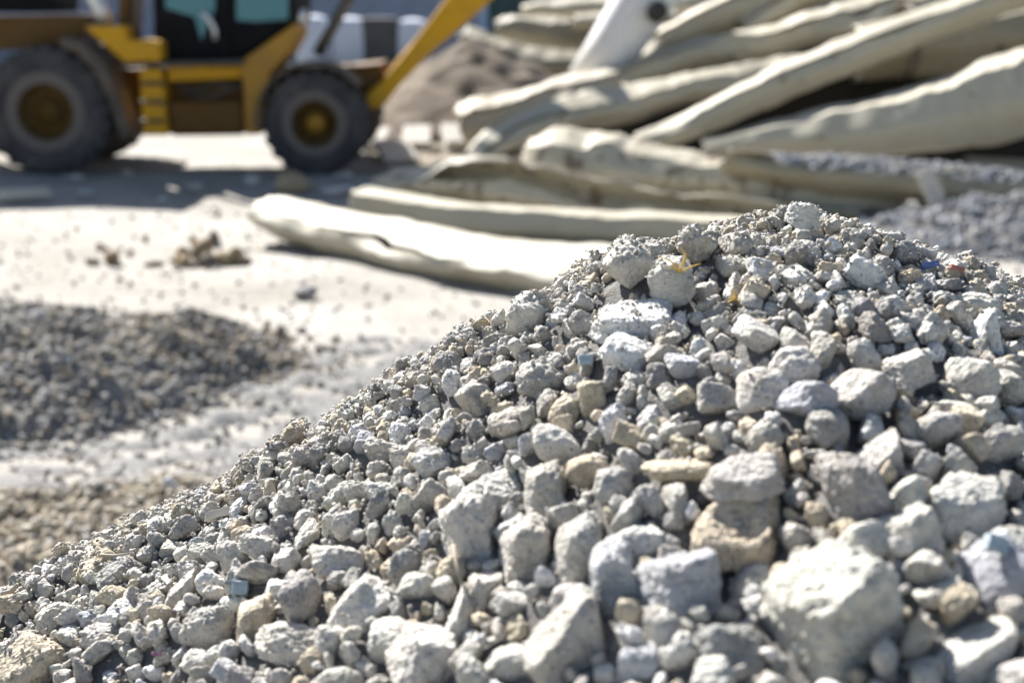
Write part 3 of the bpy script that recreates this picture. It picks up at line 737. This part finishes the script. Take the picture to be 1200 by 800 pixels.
# straps on the dull pipe
M_STRAP = paint_mat('strap', (.10, .075, .055), .7)
for px in (1060, 1157):
    pts = np.array([[*P(px + dx, 0, 16.1), 0] for dx in (-4, 4)])
    c = P(px, 48, 16.1); rzz = 42 * 16.1 / F
    th = np.linspace(0, 2 * math.pi, 41)[:-1]
    V = []
    for dx in (-.045, .045):
        for t in th:
            x = math.copysign(abs(math.cos(t)) ** .9, math.cos(t)); z = math.copysign(abs(math.sin(t)) ** .9, math.sin(t))
            V.append((dx, x * 1.25 * rzz * 1.03, z * rzz * 1.03))
    idx = np.arange(80).reshape(2, 40); idx = np.hstack([idx, idx[:, :1]])
    Fc = np.stack([idx[0, :-1], idx[1, :-1], idx[1, 1:], idx[0, 1:]], -1)
    o = link('strap', np_mesh('strap', V, Fc), M_STRAP, dk)
    o.location = Vector(c) - dk.location; o.rotation_euler = (0, 0, 0)
    m = o.modifiers.new('t', 'SOLIDIFY'); m.thickness = .012; m.offset = 1

def tube_bm(path, rad, seg=14, cap=True):
    bm = bmesh.new(); rings = []
    path = [Vector(p) for p in path]
    for i, p in enumerate(path):
        t = (path[min(i + 1, len(path) - 1)] - path[max(i - 1, 0)]).normalized()
        a = t.orthogonal().normalized() if i == 0 else (a - t * a.dot(t)).normalized()
        b = t.cross(a); r = rad[i] if isinstance(rad, (list, tuple)) else rad
        rings.append([bm.verts.new(p + a * r * math.cos(2 * math.pi * j / seg) + b * r * math.sin(2 * math.pi * j / seg)) for j in range(seg)])
    for r0, r1 in zip(rings, rings[1:]):
        for j in range(seg): bm.faces.new((r0[j], r0[(j + 1) % seg], r1[(j + 1) % seg], r1[j]))
    if cap: bm.faces.new(rings[0][::-1]); bm.faces.new(rings[-1])
    for f in bm.faces: f.smooth = True
    return bm
def bm_obj(name, bm, mat, parent=None):
    me = bpy.data.meshes.new(name); bmesh.ops.recalc_face_normals(bm, faces=bm.faces); bm.to_mesh(me); bm.free()
    return link(name, me, mat, parent)
M_WHITE = paint_mat('white_plastic', (.80, .80, .80), .4, .15)
M_BLACK = paint_mat('black_rubber', (.02, .02, .022), .7, .3)
root = tag(empty('white_tube', P(705, 90, 17.8)), 'thick white tube leaning up behind the cream pipes, with a dark side port', 'tube')
inv = -Vector(root.location)
path = [Vector(P(x, y, d)) + inv for x, y, d in ((690, 100, 17.9), (720, 55, 17.9), (752, 5, 17.9), (785, -45, 17.9))]
t = bm_obj('body', tube_bm(path, [.30, .33, .36, .38], 28, True), M_WHITE, root)
path = [Vector(P(x, y, d)) + inv for x, y, d in ((768, 16, 17.75), (771, 13, 17.35))]
bm_obj('port', tube_bm(path, .125, 20), M_BLACK, root)

# gravel behind and below the trough
def strip_spots(pts, wid):
    A = np.array(pts, float)
    def f(n):
        S = catmull(A, 200); i = rng.integers(200, size=n)
        px = S[i, 0] + rng.normal(0, 4, n); d = S[i, 2] + rng.uniform(-wid, wid, n)
        base = np.array([P(a, b, c) for a, b, c in zip(px, S[i, 1], S[i, 2])])
        return base[:, 0], d, base[:, 2] - .25 * np.abs(d - S[i, 2]) ** 1.5 / max(wid, .01)
    return f
TONE.update(s1=(.27, .285, .31), s2=(.18, .19, .215), s3=(.40, .405, .415))  # bluish shade below the pipe stack put into the gravel tones
grains(2600, .014, .040, strip_spots([(910, 183, 12.9), (1000, 186, 12.8), (1100, 194, 12.6), (1200, 205, 12.4), (1330, 218, 12.2)], .22), 'trough_gravel', 'grey gravel heaped in the split pipe', M_LOOSE, ['s1', 's2', 's3'], [.5, .25, .25], 1)
sp = mound('pale_gravel_mound', [(985, 292), (1060, 304), (1140, 302), (1400, 306), (1400, 248), (1050, 245), (985, 268)], .9, .42, M_HEAP, 'mound of gravel with blue-grey shade in its colour at the foot of the pipes', .05)
grains(6500, .014, .042, sp, 'mound_gravel', 'grey gravel covering the mound at the foot of the pipes', M_LOOSE, ['s1', 's2', 's3'], [.5, .25, .25], 1)

# sand pile
c0 = P(578, 46, 21.5); rr = np.linspace(0, 1, 40); aa = np.linspace(0, 2 * math.pi, 97)
RR, AA_ = np.meshgrid(rr, aa)
rad = 2.3 * (1 + .06 * np.sin(3 * AA_ + 1) + .05 * np.sin(5 * AA_))
X = c0[0] - .28 + RR * rad * np.cos(AA_) * 1.0; Y = c0[1] + RR * rad * np.sin(AA_) * .95
hh = c0[2]
Z = hh * (1.08 - np.sqrt((RR * 1.0) ** 2 + .006)) / 1.0 * (1 + .05 * np.sin(7 * AA_) * RR) + .03 * sines(X, Y, .5, k=2) - .03
tag(link('sand_pile', grid_mesh('sand_pile', X, Y, Z), M_SAND), 'brown cone of sand behind the loader arm', 'sand pile', None, 'stuff')
sp = mound('shaded_dirt_patch', [(428, 203), (440, 160), (520, 152), (640, 150), (640, 178), (560, 190), (480, 206)], .3, .04, M_BROWN, 'brown earth, shadow put into its tone, around the foot of the sand', .06)  # brown ground with its shadows put into the tone
# blocks shaped to stand for sunlit ground patches at its foot
M_SUNLIT = paint_mat('sunlit_ground_pale', (.60, .57, .52), .9, .4, bump=.4, scale=8)
def box_obj(name, px, py, w, h, d, depth, mat, label, cat, group=None, rot=0, bev=.02):
    c = P(px, py, d); s = d / F
    bm = bmesh.new(); bmesh.ops.create_cube(bm, size=1)
    for v in bm.verts: v.co = Vector((v.co.x * w * s, v.co.y * depth, v.co.z * h * s)) * random.uniform(.94, 1.04)
    o = bm_obj(name, bm, mat); o.location = (c[0], c[1] + depth / 2, max(c[2], h * s * .5 - .02)); o.rotation_euler.z = rot
    bevel(o, bev); return tag(o, label, cat, group)
for i, (px, py, w, h, lab) in enumerate([(440, 168, 26, 16, 'block standing for sunlit ground at the foot of the sand, nearest the loader wheel'),
                             (487, 165, 34, 15, 'block standing for sunlit ground at the foot of the sand, middle of three'),
                             (532, 164, 26, 16, 'block standing for sunlit ground at the foot of the sand, beside the cut pipe end'),
                             (462, 181, 44, 10, 'low slab standing for sunlit ground in front of the three sunlit blocks')]):
    box_obj('sunlit_ground_block', px, py, w, h, 18.2 - (.9 if i == 3 else 0), .5, M_SUNLIT, lab, 'block', 'blocks standing for sunlit ground at the foot of the sand', .2 * i - .2).rotation_euler.x = R(24)
# pieces of board on the ground
M_WOOD = paint_mat('weathered_board', (.55, .50, .42), .8, .3)
box_obj('board', 22, 229, 58, 9, 13.9, .3, M_WOOD, 'pale broken board lying at the edge of the loader shadow', 'board', None, .5, .01)
o = box_obj('board_offcut', 1093, 222, 22, 46, 12.1, .03, M_WOOD, 'short pale board leaning on the split pipe above the gravel', 'board', None, .2, .005)
o.rotation_euler = (R(-25), R(-18), .2)

# ------------------------------------------------------------------ loader
D0 = 16.0
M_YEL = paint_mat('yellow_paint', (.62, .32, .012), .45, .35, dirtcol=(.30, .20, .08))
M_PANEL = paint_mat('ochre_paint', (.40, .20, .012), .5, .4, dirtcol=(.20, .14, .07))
M_BRN = paint_mat('brown_shade_paint', (.115, .055, .010), .5, .4, dirtcol=(.12, .09, .05))  # on the hood this brown stands for shade on yellow paint
M_CAB = paint_mat('black_paint', (.010, .010, .012), .4, .03)
M_TYRE = paint_mat('tyre', (.055, .053, .057), .95, .6, dirtcol=(.17, .155, .14), bump=.3)
M_RIM = paint_mat('rim', (.10, .055, .012), .7, .5, dirtcol=(.16, .11, .06))
M_DARK = paint_mat('dark_steel', (.05, .045, .04), .5, .3)
M_DUST = paint_mat('dusty_sidewall', (.15, .13, .115), .95, .5, dirtcol=(.16, .14, .12))
M_CHROME = paint_mat('bright_steel', (.75, .74, .72), .3, .1, metal=.6)
M_GUARD = paint_mat('guard', (.10, .082, .068), .8, .3)
m, nt, nd, lk, bs = new_mat('sky_teal_glass')
bs.inputs['Base Color'].default_value = (.15, .37, .41, 1); bs.inputs['Roughness'].default_value = .08  # teal of the reflected sky put into the base colour
bs.inputs['Transmission Weight'].default_value = .35; bs.inputs['IOR'].default_value = 1.3
M_GLASS = m

for q in (M_CAB, M_TYRE, M_BRN, M_YEL, M_RIM, M_GUARD, M_CAB): q.node_tree.nodes['Principled BSDF'].inputs['Specular IOR Level'].default_value = .2
M_CAB.node_tree.nodes['Principled BSDF'].inputs['Specular IOR Level'].default_value = .04
loader = tag(empty('wheel_loader', (P(210, 198, D0)[0], D0, 0)), 'yellow wheel loader with black cab standing behind the dusty yard', 'loader')
LO = Vector(loader.location)
def prism(name, poly, d0, thick, mat, parent=loader, bev=.02):
    bm = bmesh.new()
    a = [bm.verts.new(Vector(P(x, y, d0)) - LO) for x, y in poly]
    b = [bm.verts.new(v.co + Vector((0, thick, 0))) for v in a]
    n = len(a); bm.faces.new(a); bm.faces.new(b[::-1])
    for i in range(n): bm.faces.new((a[i], b[i], b[(i + 1) % n], a[(i + 1) % n]))
    o = bm_obj(name, bm, mat, parent)
    if parent is not loader: o.matrix_parent_inverse = Matrix.Identity(4)
    if bev: bevel(o, bev)
    return o
prism('engine_hood', [(-130, 22), (98, 18), (100, 52), (60, 58), (-20, 60), (-130, 70)], D0 + .45, 1.3, M_BRN)  # yellow hood, its shade put into the dark brown colour
prism('rear_shadow_box', [(-130, -140), (60, -140), (62, 15), (-130, 15)], D0 + .6, 1.0, M_CAB)  # black box added above the hood; unseen top lengthens the loader shadow
prism('counterweight', [(-160, 40), (-100, 36), (-95, 150), (-160, 140)], D0 + .2, 1.9, M_YEL)
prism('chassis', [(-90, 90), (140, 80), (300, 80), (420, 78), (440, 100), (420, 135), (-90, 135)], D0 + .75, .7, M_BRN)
prism('platform', [(98, 31), (146, 31), (149, 47), (187, 48), (189, 72), (146, 74)], D0, .5, M_YEL)
prism('step_board', [(146, 74.5), (285, 71), (285, 77), (146, 80)], D0 - .06, .6, M_GUARD)
prism('ladder', [(163, 81), (189, 81), (197, 159), (168, 159)], D0 + .02, .35, M_YEL)
prism('side_panel', [(196, 78), (284, 78), (284, 92), (196, 96)], D0 + .12, .4, M_YEL)
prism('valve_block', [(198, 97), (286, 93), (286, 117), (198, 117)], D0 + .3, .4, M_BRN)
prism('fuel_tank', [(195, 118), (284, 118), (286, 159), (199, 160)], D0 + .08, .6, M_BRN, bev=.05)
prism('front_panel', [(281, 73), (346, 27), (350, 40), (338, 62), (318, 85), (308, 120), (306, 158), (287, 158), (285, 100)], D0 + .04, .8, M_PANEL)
prism('mudguard', [(70, 44), (96, 50), (120, 72), (140, 118), (154, 160), (142, 164), (128, 120), (110, 84), (88, 62), (70, 56)], D0 - .05, .6, M_GUARD)
# cab: frame around two side windows; unseen top raised to lengthen the shadow
cab = prism('cab', [(180, 71), (281, 71), (345, 27), (349, -140), (200, -145), (178, -20)], D0 + .30, 1.35, M_CAB, bev=.04)
def glass_pane(poly, dd):
    o = prism('window', poly, dd, .02, M_GLASS, loader, 0); o.parent = cab; return o
glass_pane([(192, -125), (252, -125), (252, 11), (236, 48), (228, 20), (194, 10)], D0 + .272)
glass_pane([(276, -125), (338, -125), (338, 23), (300, 26), (277, 24)], D0 + .272)
o = prism('door_frame', [(256, -130), (268, -130), (268, 66), (256, 68)], D0 + .262, .03, M_CAB); o.parent = cab
pth = [Vector(P(x, y, D0 + .2)) - LO for x, y in ((236, 14), (246, 24), (252, 36), (252, 47))]
o = bm_obj('grab_rail', tube_bm(pth, .028, 10), M_CHROME, loader); o.parent = cab
bm = bmesh.new(); bmesh.ops.create_cube(bm, size=1)
for v in bm.verts: v.co = Vector((v.co.x * 1.75, v.co.y * 1.55, v.co.z * .14)) + Vector(P(268, -150, D0 + 1.0)) - LO
bevel(bm_obj('roof', bm, M_CAB, cab), .05)
# wheels
def wheel(px, py, rpx, y, near):
    c = Vector(P(px, py, D0)); r = rpx * D0 / F; c.y = y; w = .42
    c.z = r - .03
    prof = [(.43, -.30), (.45, -.46), (.60, -.49), (.66, -.50), (.80, -.51), (.92, -.47), (.97, -.40), (.985, -.2), (.985, .2), (.97, .40), (.92, .47), (.80, .51), (.66, .50), (.60, .49), (.45, .46), (.43, .30)]
    bm = bmesh.new(); seg = 56; rings = []
    for j in range(seg):
        a = 2 * math.pi * j / seg
        rings.append([bm.verts.new((q * r * math.cos(a), z * w, q * r * math.sin(a))) for q, z in prof])
    for j in range(seg):
        A_, B_ = rings[j], rings[(j + 1) % seg]
        for k in range(len(prof)): bm.faces.new((A_[k], B_[k], B_[(k + 1) % len(prof)], A_[(k + 1) % len(prof)]))
    for f in bm.faces: f.smooth = True
    nl = 22
    for j in range(nl):                                    # tread lugs
        for sgn in (-1, 1):
            a0 = 2 * math.pi * (j + (.5 if sgn > 0 else 0)) / nl
            q = []
            for rr_ in (.90, 1.005):
                for da, z in ((0, .5), (.11, .5), (.20, .03), (.09, .03)):
                    q.append(bm.verts.new((rr_ * r * math.cos(a0 + da), sgn * z * w * (1 if rr_ > .95 else 1.03), rr_ * r * math.sin(a0 + da))))
            for f in ((4, 5, 6, 7), (0, 1, 5, 4), (1, 2, 6, 5), (2, 3, 7, 6), (3, 0, 4, 7)): bm.faces.new([q[i] for i in f])
    wo = bm_obj('wheel', bm, M_TYRE, loader); wo.location = c - LO
    s = -1 if near else 1
    rp = [(.44, -.36), (.43, -.42), (.41, -.40), (.39, -.20), (.36, -.06), (.20, -.05), (.19, -.20), (.001, -.21)]
    bm = bmesh.new(); rings = [[bm.verts.new((q * r * math.cos(2 * math.pi * j / 40), -s * z * w, q * r * math.sin(2 * math.pi * j / 40))) for q, z in rp] for j in range(40)]
    for j in range(40):
        A_, B_ = rings[j], rings[(j + 1) % 40]
        for k in range(len(rp) - 1): bm.faces.new((A_[k], B_[k], B_[k + 1], A_[k + 1]))
    for f in bm.faces: f.smooth = True
    rim = bm_obj('rim', bm, M_RIM, wo)
    bm = bmesh.new(); rings = [[bm.verts.new((q * r * math.cos(2 * math.pi * j / 40), -s * z * w, q * r * math.sin(2 * math.pi * j / 40))) for q, z in ((.44, -.505), (.60, -.518), (.62, -.49))] for j in range(40)]
    for j in range(40):
        for k in range(2): bm.faces.new((rings[j][k], rings[(j + 1) % 40][k], rings[(j + 1) % 40][k + 1], rings[j][k + 1]))
    bm_obj('bead_ring', bm, M_DUST, wo)
    if rpx < 70:
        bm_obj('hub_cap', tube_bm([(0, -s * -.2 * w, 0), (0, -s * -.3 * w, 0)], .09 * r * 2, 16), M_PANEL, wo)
    return wo
for near in (True, False):
    y = D0 + (.22 if near else 1.95)
    wheel(52, 124, 75, y, near); wheel(368, 132, 61.5, y, near)
# axles
for (px, py, rpx) in ((52, 124, 75), (368, 132, 61.5)):
    c = P(px, py, D0); z = rpx * D0 / F - .03
    bm_obj('axle', tube_bm([Vector((c[0], D0 + .3, z)) - LO, Vector((c[0], D0 + 1.9, z)) - LO], .13), M_DARK, loader)
# arched fender over the front wheel
c = P(368, 132, D0); rf = 68 * D0 / F
bm = bmesh.new(); rows = []
for j in range(22):
    a = R(188 - j * 150 / 21)
    rows.append([bm.verts.new(Vector((c[0] + rf * math.cos(a), yy, 61.5 * D0 / F + rf * math.sin(a))) - LO) for yy in (D0 - .05, D0 + .5)])
for a_, b_ in zip(rows, rows[1:]): bm.faces.new((a_[0], b_[0], b_[1], a_[1]))
o = bm_obj('fender', bm, M_GUARD, loader); mm = o.modifiers.new('t', 'SOLIDIFY'); mm.thickness = .035
for k in range(3):
    bm_obj('rung', tube_bm([Vector(P(165, 98 + 22 * k, D0 - .04)) - LO, Vector(P(194, 98 + 22 * k, D0 - .04)) - LO], .02, 8), M_DARK, loader)
for pts_ in (((204, 100), (225, 108), (250, 99), (280, 106)), ((210, 112), (240, 116), (262, 108), (284, 98)), ((300, 84), (318, 96), (330, 84), (352, 78))):
    bm_obj('hose', tube_bm([Vector(P(x, y, D0 - .02 if pts_[0][0] < 300 else D0)) - LO + Vector((0, .16, 0)) for x, y in pts_], .022, 8), M_DARK, loader)
bm_obj('work_lamp', tube_bm([Vector(P(352, 20, D0 + .2)) - LO, Vector(P(358, 21, D0 + .2)) - LO], .09, 14), M_CHROME, loader)
# front frame, lift arm, cylinder, exhaust, rail
prism('front_frame', [(405, 78), (447, 74), (452, 96), (440, 118), (420, 112)], D0 + .6, .9, M_BRN)
prism('lift_arm', [(428, 112), (446, 96), (470, 68), (508, 18), (545, -30), (600, -85), (625, -70), (585, -10), (562, 14), (505, 62), (470, 98), (448, 126), (434, 128)], D0 + .45, .28, M_YEL, bev=.03)
o = prism('lift_arm', [(430, 104), (448, 90), (520, 8), (600, -85), (620, -75), (560, 2), (470, 92), (448, 118)], D0 + 1.55, .25, M_YEL, bev=.03)
pth = [Vector(P(x, y, D0 + .5)) - LO for x, y in ((372, 64), (391, 30), (415, -14), (450, -70))]
bm_obj('hydraulic_cylinder', tube_bm(pth, .065), M_DARK, loader)
pth = [Vector(P(x, y, D0 + .5)) - LO for x, y in ((122, 26), (119, 14), (112, 2), (104, -14), (100, -50))]
bm_obj('exhaust_pipe', tube_bm(pth, .085), M_CHROME, loader)
pth = [Vector(P(x, y, D0 + .35)) - LO for x, y in ((160, 46), (162, 10), (166, -60))]
bm_obj('grab_rail', tube_bm(pth, .05), M_GUARD, loader)
prism('air_filter', [(136, 44), (150, 46), (152, -10), (140, -12)], D0 + .4, .3, M_BRN)

# ------------------------------------------------------------------ far side of the yard
M_WALL = paint_mat('blue_grey_wall', (.30, .325, .41), .8, .25, scale=.6)
M_BAG = paint_mat('bulk_bag', (.46, .50, .58), .8, .1, bump=.3)  # blue-grey shade of the fronts put into the white bags' colour
M_DKBIN = paint_mat('dark_bin', (.035, .037, .042), .6, .2)
M_GREEN = paint_mat('green_door', (.02, .06, .06), .5, .2)
M_PBLUE = paint_mat('pale_blue', (.42, .52, .66), .5, .1)
wall = tag(empty('warehouse', (0, 46, 0)), 'blue-grey warehouse closing off the far side of the yard', 'warehouse')
def wbox(name, x0, x1, z0, z1, y0, y1, mat, parent):
    bm = bmesh.new(); bmesh.ops.create_cube(bm, size=1)
    for v in bm.verts: v.co = ((x0 + x1) / 2 + v.co.x * (x1 - x0), (y0 + y1) / 2 + v.co.y * (y1 - y0) - 46, (z0 + z1) / 2 + v.co.z * (z1 - z0))
    return bm_obj(name, bm, mat, parent)
wbox('wall', -34, 40, -.1, 6.5, 46, 58, M_WALL, wall)
wbox('roof', -34.4, 40.4, 6.503, 6.8, 45.6, 58.4, M_DARK, wall)
x = P(592, 10, 46)[0]; wbox('door', x - .55, x + .9, -.05, 3.2, 45.9, 45.997, M_GREEN, wall)
x = P(573, 10, 46)[0]; wbox('panel', x - .35, x + .35, -.05, 3.2, 45.92, 45.997, M_PBLUE, wall)
for px, ww in ((10, 1.6), (40, 1.3), (-60, 1.6)):
    x = P(px, 0, 46)[0]; wbox('window', x - ww / 2, x + ww / 2, 1.6, 3.4, 45.95, 45.997, M_PBLUE if px == 40 else M_GREEN, wall)
def bag(px, py0, py1, w, mat, label, name='bulk_bag', cat='bag', grp='white bulk bags beyond the loader', puff=.12):
    d = 38.0; a, b = P(px, py0, d), P(px, py1, d); s = d / F
    h = a[2] + .02 ; wd = w * s
    bm = bmesh.new(); bmesh.ops.create_cube(bm, size=1); bmesh.ops.subdivide_edges(bm, edges=bm.edges, cuts=5, use_grid_fill=True)
    for v in bm.verts:
        k = 1 + puff * math.cos(v.co.z * math.pi) * (1 - .3 * abs(v.co.x * v.co.y * 4))
        v.co = Vector((v.co.x * wd * k, v.co.y * 1.0 * k, (v.co.z + .5) * h + (puff * .5 * h * (1 - 4 * v.co.x ** 2) * (1 - 4 * v.co.y ** 2) if v.co.z > .49 else 0)))
    for f in bm.faces: f.smooth = True
    o = bm_obj(name, bm, mat); o.location = (a[0], d, 0); bevel(o, .04); return tag(o, label, cat, grp)
bag(366, 22, 70, 30, M_BAG, 'white bulk bag, leftmost one, just right of the cab')
bag(410, 24, 70, 32, M_BAG, 'white bulk bag between the dark cylinder and the dark bin')
bag(484, 26, 70, 30, M_BAG, 'white bulk bag half hidden by the yellow lift arm')
bag(446, 22, 74, 40, M_DKBIN, 'dark square bin standing between the white bulk bags', 'waste_bin', 'bin', None, .02)

# ------------------------------------------------------------------ straw, twigs and scraps on the heap
M_STRAW = paint_mat('dry_straw', (.62, .42, .10), .7, .2, scale=40)
M_TWIG = paint_mat('twig', (.36, .31, .25), .8, .3, scale=40)
M_BLUEP = paint_mat('blue_scrap', (.10, .15, .33), .6, .2, scale=40)
M_CYAN = paint_mat('cyan_scrap', (.34, .42, .47), .5, .2, scale=40)
M_RED = paint_mat('red_scrap', (.34, .13, .11), .7, .3, scale=40)
M_PINK = paint_mat('pink_scrap', (.30, .14, .25), .7, .2, scale=40)
def top_at(px, py):
    r = ray(px, py)
    for t in np.arange(.7, 3.0, .003):
        q = CAM + r * t
        iy, ix = int((q[1] - GY0) / RES), int((q[0] - GX0) / RES)
        if 0 <= iy < len(gy) and 0 <= ix < len(gx) and q[2] < H[iy, ix] + .002: return q
    return heap_hit(px, py)
def straw(px, py, n, ln, label, mat, name, cat):
    q = Vector(top_at(px, py)); bm = bmesh.new()
    for i in range(n):
        a = random.uniform(-1.0, 1.0); l = ln * random.uniform(.6, 1.0)
        d = Vector((math.sin(a), random.uniform(-.5, -.05), math.cos(a) * .8)).normalized()
        pts = [Vector((random.uniform(-.004, .004), 0, -.004))]
        for k in range(4): pts.append(pts[-1] + d * l / 4); d = (d + Vector((random.uniform(-.4, .4), -.05, random.uniform(-.5, .1)))).normalized()
        b2 = tube_bm(pts, [.0012, .0013, .0012, .0010, .0006], 6); me = bpy.data.meshes.new('x'); b2.to_mesh(me); b2.free(); bm.from_mesh(me); bpy.data.meshes.remove(me)
    for f in bm.faces: f.smooth = True
    o = bm_obj(name, bm, mat); o.location = q; return tag(o, label, cat)
straw(797, 316, 5, .042, 'tuft of golden dry straw between two grey crest stones', M_STRAW, 'straw_tuft', 'straw')
straw(862, 350, 3, .028, 'small tuft of yellow straw left of the beige pointed stone', M_STRAW, 'straw_tuft', 'straw')
straw(570, 378, 2, .022, 'orange straw sticking out behind the crest-end boulder', M_STRAW, 'straw_tuft', 'straw')
straw(462, 438, 3, .018, 'short dark stalks standing on the left crest line', M_TWIG, 'dry_stalk', 'stalk')
straw(706, 345, 3, .02, 'thin brown rootlets hanging under the overhanging crest stone', M_TWIG, 'dry_stalk', 'stalk')
def stick(pts, r, label, mat, name, cat):
    Q = [Vector(top_at(x, y)) + Vector((0, -.004, .004)) for x, y in pts]
    o = bm_obj(name, tube_bm([q - Q[0] for q in Q], r, 8), mat); o.location = Q[0]; return tag(o, label, cat)
stick([(531, 640), (535, 660), (541, 686)], [.0028, .0025, .0018], 'small pale root hanging beside the tall pale block', M_TWIG, 'root', 'root')
stick([(118, 651), (135, 652), (155, 650)], [.0016, .002, .0016], 'thin dark twig lying on the left slope', M_TWIG, 'twig', 'twig')
stick([(2, 697), (14, 694), (22, 686)], [.003, .004, .003], 'curved brown twig at the left end of the heap', M_TWIG, 'twig', 'twig')
def scrap(px, py, w, h, rot, mat, label, name, cat, th=.004):
    q = top_at(px, py); s = ((q - CAM) @ FWD) / F
    bm = bmesh.new(); bmesh.ops.create_cube(bm, size=1); bmesh.ops.subdivide_edges(bm, edges=bm.edges, cuts=2, use_grid_fill=True)
    for v in bm.verts:
        k = mnoise.noise(v.co * 2.3 + Vector((px, py, 0)))
        v.co = Vector((v.co.x * w * s * (1 + .3 * k), v.co.y * th * (1 + k) + .004 * k, v.co.z * h * s * (1 + .3 * k)))
    o = bm_obj(name, bm, mat); o.location = Vector(q) + Vector((0, -.003, .003)); o.rotation_euler = (R(-35), R(rot), 0); bevel(o, .0008)
    return tag(o, label, cat)
scrap(1090, 312, 20, 7, -10, M_BLUEP, 'bright blue plastic scrap near the right crest', 'plastic_scrap', 'scrap')
scrap(1121, 316, 17, 5, 15, M_RED, 'dull red scrap near the right crest', 'plastic_scrap', 'scrap')
scrap(185, 767, 12, 4, 10, M_PINK, 'magenta plastic scrap near the bottom left', 'plastic_scrap', 'scrap')
scrap(282, 690, 18, 16, 0, M_CYAN, 'pale blue chip between dark pebbles above the upright beige stone', 'plastic_scrap', 'scrap', .012)
scrap(686, 424, 16, 11, 0, M_CYAN, 'small pale blue chip left of the white lump', 'plastic_scrap', 'scrap', .01)
scrap(1166, 640, 26, 18, 20, M_CYAN, 'blue chip in the dark gap below the broad pale slab', 'plastic_scrap', 'scrap', .012)
scrap(258, 603, 34, 9, -16, M_WOOD, 'pale flat wood splinter lying on the left slope', 'wood_splinter', 'wood', .01)

# ------------------------------------------------------------------ light, sky, camera
EL, AZ = R(40), R(-32)         # sun behind the scene, a little to the left
world = bpy.data.worlds.new('World'); sc.world = world; world.use_nodes = True
nt = world.node_tree; bg = nt.nodes['Background']
sky = nt.nodes.new('ShaderNodeTexSky'); sky.sky_type = 'NISHITA'; sky.sun_disc = False
sky.sun_elevation = EL; sky.sun_rotation = AZ; sky.air_density = 1.0; sky.dust_density = 1.0
nt.links.new(sky.outputs[0], bg.inputs[0]); bg.inputs[1].default_value = .05
sd = bpy.data.lights.new('sun', 'SUN'); sd.energy = 5.0; sd.angle = R(.5); sd.color = (1, .965, .915)
so = bpy.data.objects.new('sun', sd); COL.objects.link(so)
to = Vector((-math.sin(AZ) * math.cos(EL), -math.cos(AZ) * math.cos(EL), -math.sin(EL)))
so.rotation_euler = to.to_track_quat('-Z', 'Y').to_euler()
cd = bpy.data.cameras.new('camera'); co = bpy.data.objects.new('camera', cd); COL.objects.link(co)
co.location = CAM; co.rotation_euler = (math.pi / 2 - PITCH, 0, 0)
cd.lens = 50; cd.sensor_width = 36; cd.clip_start = .05; cd.clip_end = 1200
cd.dof.use_dof = True; cd.dof.focus_distance = 2.2; cd.dof.aperture_fstop = 2.8
sc.camera = co
sc.view_settings.view_transform = 'Standard'; sc.view_settings.look = 'None'
sc.view_settings.exposure = 1.55; sc.view_settings.gamma = 1
try: sc.cycles.use_denoising = True
except Exception: pass
sc.cycles.max_bounces = 6; sc.cycles.diffuse_bounces = 2
sc.cycles.sample_clamp_indirect = 6
